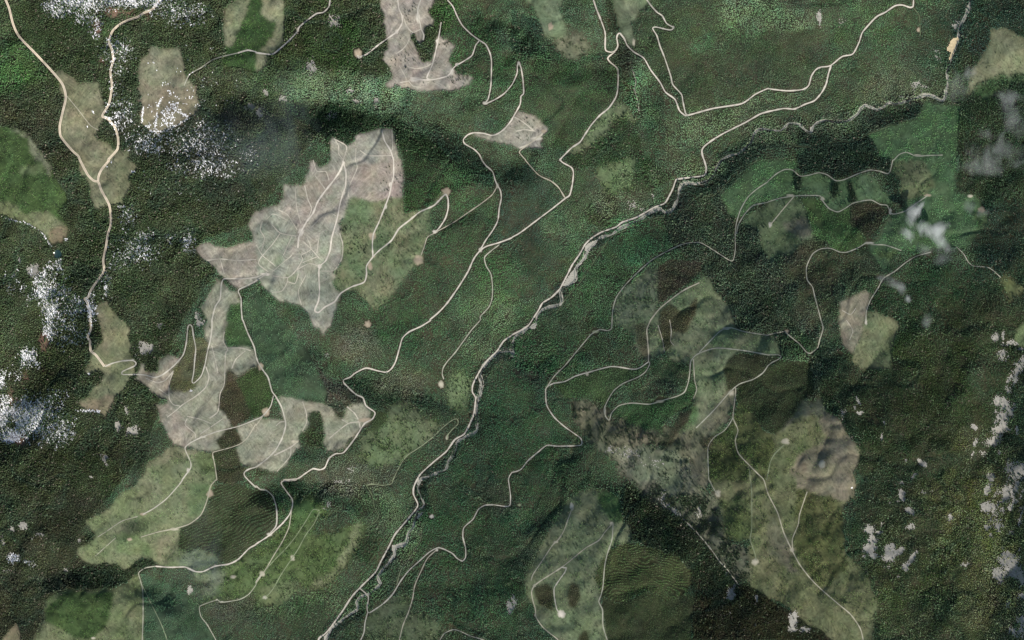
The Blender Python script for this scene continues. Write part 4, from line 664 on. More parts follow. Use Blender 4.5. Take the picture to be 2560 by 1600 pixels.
TRAILS = [("10 1390,140 1420,240 1480,305 1560,275", 2.6), ("10 1480,305 1430,410 1380,470 1320,510", 2.4), ("10 1430,630 1520,648 1620,625 1700,570", 2.4), ("10 1355,620 1420,740", 2.2), ("10 1440,760 1480,810 1560,830", 2.2), ("10 1360,780 1450,765", 2.2),
 ("10 740,1310 780,1380 780,1450 820,1505", 2.4), ("10 735,1310 855,1385 825,1512 11 825,25", 2.6), ("10 1285,1220 1290,1400 1270,1430", 2.4), ("10 1280,1470 1070,1470 980,1420", 2.4), ("10 945,1400 940,1512 11 955,80 880,250 870,350", 2.2),
 ("11 540,0 575,105 660,110 690,190", 2.2), ("11 560,150 655,275", 2.2), ("11 460,240 490,370 525,460 490,560", 2.4), ("11 370,270 385,450 425,600", 2.2), ("11 100,560 160,510 260,550 340,600", 2.0), ("11 210,470 300,520 390,660", 2.0), ("11 150,610 230,690 380,720", 2.2), ("11 230,690 160,790 40,930 30,990 120,1060", 2.4), ("11 60,580 40,660 80,740 50,860", 2.0), ("11 340,720 290,830 260,900", 2.0),
 ("11 445,770 520,840 600,930", 2.2), ("11 480,730 520,840 430,900 440,940 380,1040 300,1110 160,1095", 2.2), ("11 600,690 575,880", 2.0), ("11 590,1000 500,980 380,1040", 2.2), ("11 590,910 440,970", 1.8), ("11 300,1110 290,1170 240,1240 150,1250", 2.0), ("11 400,1080 370,1165 300,1150", 2.0), ("11 470,1090 400,1240 430,1370", 2.0), ("11 520,640 620,540 700,500 760,530", 2.0), ("11 790,690 820,800 810,930 740,1040 620,1050", 2.2), ("11 340,900 220,1000 150,1060", 1.8), ("11 0,800 60,900 120,950 180,1000", 1.8),
 ("01 1950,950 2080,935 2240,950 2419,940", 2.4), ("01 2080,935 2120,1080", 1.5),
 ("02 1945,440 1975,540 1940,640 1850,720 1740,790 1690,830", 2.4), ("02 2000,240 2040,400 2060,500", 1.8), ("02 2120,110 2110,200 2150,280 2130,330 2120,600 2080,700 2060,860 1980,930", 2.4), ("02 2150,265 2280,265 2370,290", 2.2), ("02 1380,550 1480,590 1560,570 1640,480", 2.2), ("02 1640,480 1600,600 1600,740 1640,800 1700,820 1580,920", 2.2), ("02 1770,910 1900,940 1990,980", 2.2), ("02 1890,1080 2110,930", 2.2), ("02 1770,930 1750,990 1840,1070 1850,1120", 2.0), ("02 2320,290 2230,370 2190,460", 2.2), ("02 1500,650 1600,720", 1.8),
 ("12 440,770 475,880 480,960 440,1050", 2.0), ("12 400,1140 330,1200 170,1280", 3.0), ("12 330,1200 320,1290 200,1430", 1.8), ("12 860,820 930,880 970,950 985,1020", 3.2), ("12 1030,960 870,980 690,1120", 2.4), ("12 810,940 870,975", 2.0), ("12 190,1000 230,965 270,960", 2.0),
 ("20 20,1105 100,1150 200,1230 240,1255", 2.4), ("20 40,1240 120,1225 220,1240", 2.4), ("20 290,1270 180,1350 70,1400", 3.0),
 ("03 1100,540 900,720", 1.2), ("03 1300,345 1150,390 1000,490 920,540", 1.4),
 ("31 700,1420 780,1460 830,1400", 1.5), ("32 740,0 800,100 770,190", 1.5), ("22 1380,50 1420,180 1440,300", 1.8), ("22 1490,0 1505,100 1500,200 1530,240", 1.8), ("22 1715,370 1725,560 1745,660 1710,750", 1.6)]
LANDINGS = [("10", 980, 530, 30, 26, 'cream'), ("10", 965, 505, 38, 52, 'pink'), ("10", 1330, 300, 20, 24, 'cream'), ("10", 1530, 165, 26, 56, 'pale'), ("10", 1712, 390, 15, 26, 'cream'), ("10", 1500, 750, 60, 26, 'cream'), ("10", 1900, 610, 18, 16, 'cream'), ("10", 395, 285, 14, 26, 'tan'), ("10", 2165, 975, 26, 18, 'cream'), ("10", 1850, 680, 22, 40, 'pale'),
 ("11", 1270, 230, 18, 26, 'cream'), ("11", 425, 680, 28, 42, 'cream'), ("11", 600, 1005, 24, 22, 'cream'), ("11", 1100, 720, 36, 46, 'pink'), ("11", 1535, 945, 46, 52, 'pink'), ("11", 1800, 300, 46, 42, 'pink'), ("11", 1690, 678, 26, 20, 'cream'), ("11", 2280, 245, 16, 28, 'tan'), ("11", 2120, 850, 18, 26, 'cream'), ("11", 1075, 1005, 26, 42, 'pink'), ("11", 1110, 910, 18, 16, 'pink'), ("11", 90, 1080, 50, 18, 'cream'), ("11", 825, 25, 16, 20, 'cream'), ("11", 825, 315, 20, 24, 'pale'), ("11", 1225, 440, 16, 30, 'pale'),
 ("12", 1055, 40, 34, 38, 'pink'), ("12", 1752, 610, 30, 40, 'tan'), ("12", 45, 440, 28, 42, 'pink'), ("12", 95, 870, 40, 44, 'pink'), ("12", 1035, 945, 66, 24, 'pink'), ("12", 365, 1150, 40, 16, 'tan'), ("12", 1805, 1110, 16, 28, 'tan'),
 ("20", 365, 250, 28, 38, 'pink'), ("20", 65, 600, 18, 26, 'pale'), ("20", 300, 1240, 30, 20, 'pink'), ("20", 1525, 258, 14, 14, 'pale'), ("20", 230, 1310, 60, 22, 'pale'), ("20", 1150, 400, 16, 40, 'tan'),
 ("22", 1400, 768, 46, 14, 'tan'), ("22", 880, 860, 12, 44, 'tan'), ("22", 710, 512, 16, 24, 'tan'), ("22", 2025, 80, 40, 14, 'pale'), ("22", 790, 110, 40, 14, 'green'), ("22", 2070, 690, 30, 30, 'tan'),
 ("23", 565, 250, 22, 38, 'pale'), ("23", 468, 1270, 42, 40, 'cream'), ("23", 210, 1000, 16, 18, 'tan'), ("23", 1945, 130, 30, 40, 'tan'), ("23", 2295, 775, 36, 34, 'tan'), ("23", 415, 585, 26, 12, 'tan'), ("23", 940, 410, 22, 16, 'tan'), ("23", 220, 1275, 10, 22, 'tan'), ("23", 500, 830, 20, 12, 'tan'), ("23", 70, 235, 22, 14, 'green'),
 ("31", 955, 785, 44, 14, 'pale'), ("31", 20, 610, 18, 30, 'pale'), ("31", 1510, 335, 38, 16, 'pink'), ("31", 1155, 485, 15, 34, 'pale'), ("31", 515, 370, 24, 24, 'tan'), ("31", 210, 335, 40, 14, 'tan'), ("31", 1910, 340, 30, 16, 'tan'), ("31", 2020, 470, 34, 34, 'pink'),
 ("32", 165, 1150, 44, 34, 'tan'), ("32", 510, 1360, 34, 40, 'grey'), ("32", 180, 105, 26, 18, 'pink'), ("32", 925, 20, 14, 34, 'pale'),
 ("33", 225, 660, 22, 22, 'tan'), ("03", 1350, 322, 38, 16, 'pink'), ("03", 1982, 130, 36, 36, 'pink'), ("03", 1225, 562, 26, 20, 'pink'), ("03", 2205, 915, 34, 18, 'tan'), ("03", 2098, 1152, 24, 9, 'cream'), ("03", 2050, 1133, 12, 8, 'cream'), ("03", 880, 1495, 24, 14, 'tan'), ("03", 1650, 465, 44, 16, 'tan'),
 ("13", 60, 885, 30, 28, 'tan'), ("13", 345, 738, 24, 28, 'tan'), ("13", 85, 1110, 26, 20, 'grey'), ("13", 1660, 345, 26, 20, 'cream'), ("13", 130, 515, 30, 18, 'pale'), ("13", 1710, 662, 16, 14, 'pale'), ("30", 1423, 282, 18, 26, 'pink'), ("30", 1410, 1468, 46, 11, 'tan'), ("02", 1010, 430, 40, 16, 'pink'), ("02", 1915, 1105, 30, 12, 'pale'), ("02", 1780, 1420, 18, 26, 'pale')]
RC['pink'] = (174, 160, 138)

NOTREE = np.zeros((NV, NU), bool)
def stamp(mask, u, v, r):
    i0 = max(0, int((u - r - UD[0]) / STEP)); i1 = int((u + r - UD[0]) / STEP) + 2
    j0 = max(0, int((v - r - VD[0]) / STEP)); j1 = int((v + r - VD[0]) / STEP) + 2
    s = (slice(j0, j1), slice(i0, i1))
    mask[s] |= (GU[s] - u) ** 2 + (GV[s] - v) ** 2 < r * r

def ribbon(name, line, width, mat, col, lift, parent=None, ncross=5, wob=0.12, edge=None, off=(-0.5, 0.5), broken=False):
    line = catmull(line, 2.2) if len(line) > 2 else np.linspace(line[0], line[1], max(3, int(np.hypot(*(line[1] - line[0])) / 2.2)))
    t = np.gradient(line, axis=0); t /= np.linalg.norm(t, axis=1)[:, None] + 1e-9
    nrm = np.stack([-t[:, 1], t[:, 0]], 1)
    n = len(line)
    wl = width * (1 + wob * fbm(line[:, 0] + 13 * width, line[:, 1], 9, 2, 4) * 1.6)
    if broken: wl = width * np.clip(0.85 + 2.2 * fbm(line[:, 0], line[:, 1], 24, 3, 2), 0.25, 2.4)
    a = np.linspace(off[0], off[1], ncross)
    pu = line[:, 0][:, None] + nrm[:, 0][:, None] * wl[:, None] * a
    pv = line[:, 1][:, None] + nrm[:, 1][:, None] * wl[:, None] * a
    pts = to_world(pu, pv, hgt(pu, pv), lift).reshape(-1, 3)
    idx = np.arange(n * ncross).reshape(n, ncross)
    f = np.stack([idx[:-1, :-1], idx[1:, :-1], idx[1:, 1:], idx[:-1, 1:]], -1).reshape(-1, 4)
    c = lin(col) * KG
    cc = c * (1 + 0.26 * fbm(pu, pv, 16, 3, 1)[..., None])
    if edge:
        e = (np.abs(a) / 0.5) ** 3 * edge
        gc = GCOL[np.clip(((pv - VD[0]) / STEP).round().astype(int), 0, NV - 1), np.clip(((pu - UD[0]) / STEP).round().astype(int), 0, NU - 1)]
        cc = cc * (1 - e[None, :, None]) + gc * e[None, :, None]
    return mesh_obj(name, pts, f, mat, cc.reshape(-1, 3), parent), line

def blob(name, u, v, ru, rv, col, lift, mat, parent=None, rough=0.16, rot=0.0, seed=0):
    n = 28; rings = 4
    a = np.linspace(0, 2 * math.pi, n, endpoint=False)
    rad = 1 + rough * 2 * fbm(np.cos(a) * 2.2 + u * 0.7 + seed, np.sin(a) * 2.2 + v * 0.7, 1.0, 2, 2)
    pu = [np.full(1, u)]; pv = [np.full(1, v)]
    for k in range(1, rings + 1):
        x = np.cos(a) * rad * ru * k / rings; y = np.sin(a) * rad * rv * k / rings
        pu.append(u + x * math.cos(rot) - y * math.sin(rot)); pv.append(v + x * math.sin(rot) + y * math.cos(rot))
    pu = np.concatenate(pu); pv = np.concatenate(pv)
    f = [(0, 1 + (i + 1) % n, 1 + i) for i in range(n)]
    for k in range(rings - 1):
        b = 1 + k * n; c = b + n
        for i in range(n):
            j = (i + 1) % n
            f += [(b + i, b + j, c + j), (b + i, c + j, c + i)]
    pts = to_world(pu, pv, hgt(pu, pv), lift)
    cc = None
    if col is not None:
        cc = np.broadcast_to(lin(col) * KG, (len(pts), 3)) * (1 + 0.2 * fbm(pu, pv, 6, 2, 3)[:, None])
        w_ = np.concatenate([[0.0], np.repeat([0.0, 0.1, 0.35, 0.8], n)])[:, None]
        gc = GCOL[np.clip(((pv - VD[0]) / STEP).round().astype(int), 0, NV - 1), np.clip(((pu - UD[0]) / STEP).round().astype(int), 0, NU - 1)]
        cc = cc * (1 - w_) + gc * w_
    return mesh_obj(name, pts, np.array(f)[:, ::-1], mat, cc, parent)

road_objs = []
for label, w, c, s in ROADS:
    pts = P(s)
    if c in ('grey', 'tan'): w *= 1.1
    if c == 'wide':
        o, line = ribbon('road', pts, w * 0.62, M_TRACK, (204, 190, 166), 1.3, wob=0.03)
        for a in ((-0.5 * 1.62, -0.5), (0.5, 0.5 * 1.62)):
            ribbon('shoulder', pts, w * 0.62, M_TRACK, (232, 218, 194), 1.35, o, 2, 0.03, off=a)
    else:
        o, line = ribbon('road', pts, w * 0.95, M_TRACK, RC[c], 1.2, edge=0.6, ncross=5, wob=0.28)
    tag(o, label, 'road', kind='structure')
    road_objs.append((o, line))
    r = w * 0.5 + (2.2 if w > 3 else 1.7)
    for p in line[::2]: stamp(NOTREE, p[0], p[1], r)
trail_specs = []
for s, w in TRAILS:
    for p in catmull(P(s), 2.2) if len(P(s)) > 2 else P(s): stamp(NOTREE, p[0], p[1], w * .5 + 1)
for t, x, y, rx, ry, c in LANDINGS:
    u, v = P(t + f" {x},{y}")[0]
    o = min(road_objs, key=lambda q: np.hypot(q[1][:, 0] - u, q[1][:, 1] - v).min())[0]
    blob('log_landing', u, v, rx / 3.78, ry / 3.78, RC[c], 0.9, M_TRACK, o)
    stamp(NOTREE, u, v, max(rx, ry) / 3.78 + 1)

# ------------------------------------------------------------------ river, gravel bars, pond, landslide
g, line = ribbon('river_bed', RIVER, 4.8, M_GRAVEL, (150, 150, 140), 0.7, ncross=5, broken=True)
tag(g, 'pale gravel bed winding along the valley bottom under the river', 'river bed', kind='structure')
for p in line[::2]: stamp(NOTREE, p[0], p[1], 2.6)
rp_ = catmull(RIVER, 4.0); tt = np.gradient(rp_, axis=0); tt /= np.linalg.norm(tt, axis=1)[:, None] + 1e-9
off_ = 9.5 * fbm(rp_[:, 0], rp_[:, 1], 42, 2, 7)
br, line = ribbon('side_channel', rp_ + np.stack([-tt[:, 1], tt[:, 0]], 1) * off_[:, None], 3.0, M_GRAVEL, (150, 150, 140), 0.62, g, ncross=3, broken=True)
for p in line[::2]: stamp(NOTREE, p[0], p[1], 1.6)
o, line = ribbon('river', RIVER, 1.15, M_WATER, (150, 156, 154), 1.0, wob=0.5, ncross=3)
tag(o, 'narrow grey white river running diagonally from the upper right to the bottom', 'river', kind='structure')

def poly_patch(name, outline, mat, lift, col=None, warp=0.6, parent=None):
    return grid_patch(name, mask_of(P(outline), warp), mat, lift, col, parent)

def grid_patch(name, m, mat, lift, col=None, parent=None, cells=False, flecks=0):
    """sheet on the ground grid covering the cells whose corners lie in mask m"""
    cell = m[:-1, :-1] if cells else m[:-1, :-1] & m[1:, :-1] & m[:-1, 1:] & m[1:, 1:]
    j, i = np.nonzero(cell)
    if len(j) == 0: return None
    if flecks:
        j = np.repeat(j, 2); i = np.repeat(i, 2)
        n_ = len(j); c_u = UD[i] + STEP * rng.uniform(-0.1, 1.1, n_); c_v = VD[j] + STEP * rng.uniform(-0.1, 1.1, n_)
        sz = STEP * rng.uniform(0.14, 0.46, n_) * flecks
        an = rng.uniform(0, 1.57, n_); q_u = []; q_v = []
        for k_ in range(4):
            q_u.append(c_u + sz * np.cos(an + k_ * 1.5708) * 0.8); q_v.append(c_v + sz * np.sin(an + k_ * 1.5708) * 1.25)
        q_u = np.stack(q_u, 1).ravel(); q_v = np.stack(q_v, 1).ravel()
        pts = to_world(q_u, q_v, hgt(q_u, q_v), lift)
        return mesh_obj(name, pts, np.arange(n_ * 4).reshape(-1, 4)[:, ::-1], mat, None, parent)
    q = np.stack([j * NU + i, (j + 1) * NU + i, (j + 1) * NU + i + 1, j * NU + i + 1], 1)
    used, inv = np.unique(q.ravel(), return_inverse=True)
    pts = to_world(GU.ravel()[used], GV.ravel()[used], HD.ravel()[used], lift)
    cc = GCOL.reshape(-1, 3)[used] if col is None else np.broadcast_to(lin(col) * KG, (len(used), 3))
    return mesh_obj(name, pts, inv.reshape(-1, 4), mat, cc, parent)

for lab, s in [('long pale gravel bar beside the river road at the upper bend', "21 690,800 760,760 830,745 800,800 740,850 705,930 670,945 690,870 680,830"),
               ('pale gravel bar between the river road and the dark bank', "21 610,985 690,940 650,1000 610,1030 615,1110 590,1160 540,1195 470,1200 500,1140 550,1060"),
               ('small pale gravel flat at the sharp river turn', "13 1525,305 1590,295 1560,350 1515,395"),
               ('tan gravel bar along the lower river bend', "13 1280,615 1415,590 1405,635 1335,645 1325,725 1260,800 1235,780 1290,690"),
               ('pale gravel tip on the lower river', "13 1135,880 1165,900 1200,975 1180,1005 1140,960"),
               ('pale gravel at the river on the bottom edge', "13 640,1470 700,1400 740,1380 700,1460 670,1530 640,1560"),
               ('gravel bar in the braided river near the bottom', "13 840,1290 930,1220 960,1215 930,1260 860,1310"),
               ('gravel patch in the river near the centre', "22 150,80 190,30 235,40 240,70 200,95"),
               ('pale gravel strip below the river road corner', "21 1620,215 1780,205 1790,235 1640,240"),
               ('small gravel bar in the upper gorge', "30 385,1200 430,1185 420,1230 395,1260"),
               ]:
    o = poly_patch('gravel_bar', s, M_GRAVEL, 0.85, None, 0.5)
    if o: tag(o, lab, 'gravel bar', kind='structure')
    NOTREE |= mask_of(P(s), .5)
SLIDE = "30 1825,335 1800,385 1770,450 1755,520 1720,575 1695,560 1720,500 1690,480 1695,430 1740,365"
o = poly_patch('landslide', SLIDE, M_SAND, 0.8, None, 0.8)
tag(o, 'bright cream landslide scar on the river bank at upper right', 'landslide', kind='structure')
NOTREE |= mask_of(P(SLIDE), .8)
for lab, s_, w_ in [('pale dry stream bed in the dark forest at the bottom right of centre', "23 1620,370 1700,450 1750,500 1830,590 1900,680 1960,770 2030,840 2140,990", 2.2), ('thin pale stream in the dark gully below the top hairpin', "20 1130,640 1170,760 1160,850 1190,960 1200,1050", 1.8), ('short pale side channel of the river near the centre', "12 2130,520 2150,600 2125,720 2085,800", 1.6)]:
    o, ln_ = ribbon('stream_bed', P(s_), w_, M_GRAVEL, (150, 150, 140), 0.9, wob=.7, ncross=3); tag(o, lab, 'stream bed', kind='structure')
    for p in ln_[::2]: stamp(NOTREE, p[0], p[1], 2.0)
u, v = P("01 545,890")[0]
o = blob('pond', u, v, 10, 10, None, 1.0, M_POND, rough=.12); tag(o, 'small dark teal pond in the forest on the left', 'pond', kind='structure')
stamp(NOTREE, u, v, 11)
u, v = P("01 512,870")[0]
o = blob('pond_bank', u, v, 3.5, 14, (92, 58, 44), 0.8, M_TRACK, rot=-.15); tag(o, 'narrow reddish brown bank beside the small dark pond', 'bank', kind='structure')

# ------------------------------------------------------------------ snow and rock patches
SNOWM = np.zeros((NV, NU), bool)
FINE = 0.55 * rng.random((NV, NU)) + 0.45 * (0.5 + 0.8 * fbm(GU, GV, 9, 2, 7))
DIAG = 0.5 + 0.9 * fbm(GU * 0.9 + GV * 0.35, (GV * 0.9 - GU * 0.35) * 0.25, 6, 2, 4)   # streaks running down the slope
SFINE = 0.85 * rng.random((NV, NU)) + 0.15 * (0.5 + 0.8 * fbm(GU, GV, 12, 2, 7))
def soft_mask(t, x, y, rx, ry, d, streak=False, rot=0.0, base=None):
    u, v = P(t + f" {x},{y}")[0]
    a, b = GU - u, GV - v
    c, s = math.cos(rot), math.sin(rot)
    e = np.hypot((a * c + b * s) / (rx / 3.78), (-a * s + b * c) / (ry / 3.78)) + 0.25 * NOISE_B
    k = np.clip(1.25 - e, 0, 1) * d * 1.35
    F_ = FINE if base is None else base
    n = (0.55 * F_ + 0.45 * DIAG) if streak else F_
    return (np.clip(n, 0.02, 1) < k * 0.9) & (k > 0.02)
SNOW = {
 'bright snowfield seen through thin trees on the top left edge': [("00", 750, 20, 330, 90, .75), ("00", 1250, 10, 300, 50, .85), ("00", 560, 110, 120, 60, .6), ("00", 830, 180, 140, 60, .45), ("00", 900, 300, 60, 120, .3), ("00", 470, 40, 90, 60, .6)],
 'speckled snow below the trees along the upper wide road': [("00", 1100, 470, 150, 140, .4), ("00", 1110, 640, 120, 130, .25), ("00", 1720, 110, 260, 120, .36), ("00", 1130, 1080, 130, 170, .36), ("00", 1100, 850, 90, 120, .22)],
 'speckled snow in dark forest below the snow streaked clearing': [("00", 1400, 1340, 190, 130, .4), ("00", 1900, 1350, 330, 220, .34), ("01", 1950, 50, 330, 110, .34), ("00", 2350, 1450, 120, 120, .2), ("00", 1600, 1300, 420, 160, .2), ("00", 1750, 950, 500, 420, .08), ("01", 1750, 250, 500, 250, .08)],
 'snow dashes in the forest right of the western road': [("01", 1210, 560, 90, 130, .3), ("01", 1280, 840, 220, 170, .34), ("01", 1100, 990, 110, 110, .38, True), ("01", 1780, 780, 70, 120, .5), ("01", 1000, 1150, 60, 150, .3, True), ("01", 1600, 740, 60, 70, .3)],
 'streaky avalanche snow spilling down the left slope': [("01", 430, 1220, 210, 240, .55, True), ("01", 480, 1400, 110, 110, .8, True), ("01", 700, 1330, 110, 60, .4), ("01", 850, 1400, 60, 140, .45), ("01", 200, 1150, 200, 150, .28, True), ("01", 550, 980, 30, 90, .6, True), ("01", 660, 1420, 200, 90, .35), ("02", 460, 70, 60, 110, .8), ("02", 640, 100, 180, 160, .28), ("02", 260, 360, 110, 110, .65, True), ("02", 120, 480, 120, 120, .4, True)],
 'brightest snowfield on the left edge with long white streaks': [("02", 30, 900, 50, 260, .7, True), ("02", 90, 1090, 110, 60, 1.3), ("02", 250, 900, 230, 190, .75, True), ("02", 320, 990, 70, 60, .9), ("02", 520, 1030, 210, 170, .42), ("02", 450, 850, 180, 130, .36), ("02", 30, 560, 90, 130, .36, True), ("02", 500, 700, 160, 60, .22)],
 'small snow patch below the western road end in dark forest': [("02", 830, 853, 110, 12, 1.0), ("02", 930, 865, 20, 14, 1.0), ("02", 835, 507, 12, 8, 1.2)],
 'two white snow spots in the dark forest at lower left': [("03", 120, 740, 60, 44, 1.1), ("03", 240, 768, 22, 16, 1.3), ("03", 310, 790, 40, 30, .5)],
 'pale snow streaks along the lower end of the tan upper left clearing': [("00", 1342, 1090, 9, 90, 1.0, False, .08), ("00", 1470, 1140, 10, 110, 1.1, False, .12), ("00", 1505, 960, 10, 60, .8, False, .5), ("00", 1500, 1238, 130, 9, 1.0), ("00", 1700, 1160, 130, 9, 1.0, False, -.5), ("00", 1640, 1010, 60, 60, .4), ("00", 1590, 1090, 70, 60, .5, False, .7), ("00", 1720, 1070, 80, 12, .7, False, .5), ("00", 1390, 1185, 40, 20, .6), ("00", 1560, 1150, 60, 14, .6, False, .9)],
 'thin snow line along the edge of the bright green left clearing': [("01", 100, 560, 130, 6, .8, False, .3), ("01", 300, 625, 110, 7, .8, False, .55), ("01", 430, 740, 110, 8, .9, False, 1.0), ("01", 620, 745, 22, 18, .8), ("01", 1140, 440, 44, 10, 1.2), ("01", 1255, 110, 36, 10, .8)],
 'tiny bright white spot on the brown part of the right hand clearing': [("33", 790, 68, 10, 7, 1.8)],
 'tiny white spot at the foot of the switchback loop': [("02", 1803, 663, 8, 8, 1.8)],
 'white snow pile on the bend of the upper wide road': [("00", 1032, 1115, 20, 17, 1.6)],
 'small white snow spots on the olive brown western clearing': [("00", 872, 1050, 18, 22, .9), ("00", 823, 1196, 10, 10, 1.6), ("01", 1050, 12, 8, 8, 1.6), ("01", 1006, 55, 10, 8, 1.4)],
}
SNOW_OBJ = []
for lab, es in SNOW.items():
    m = np.zeros((NV, NU), bool)
    for e in es:
        small = min(e[3], e[4]) < 30
        m |= soft_mask(*e) if small else soft_mask(e[0], e[1], e[2], e[3] * 1.15, e[4] * 1.15, e[5], *(e[6:] if len(e) > 6 else (False,)), base=SFINE)
    # widen single grid points to cells so that they show
    m2 = m
    SNOWM |= m2
    SNOW_OBJ.append((lab, m2))
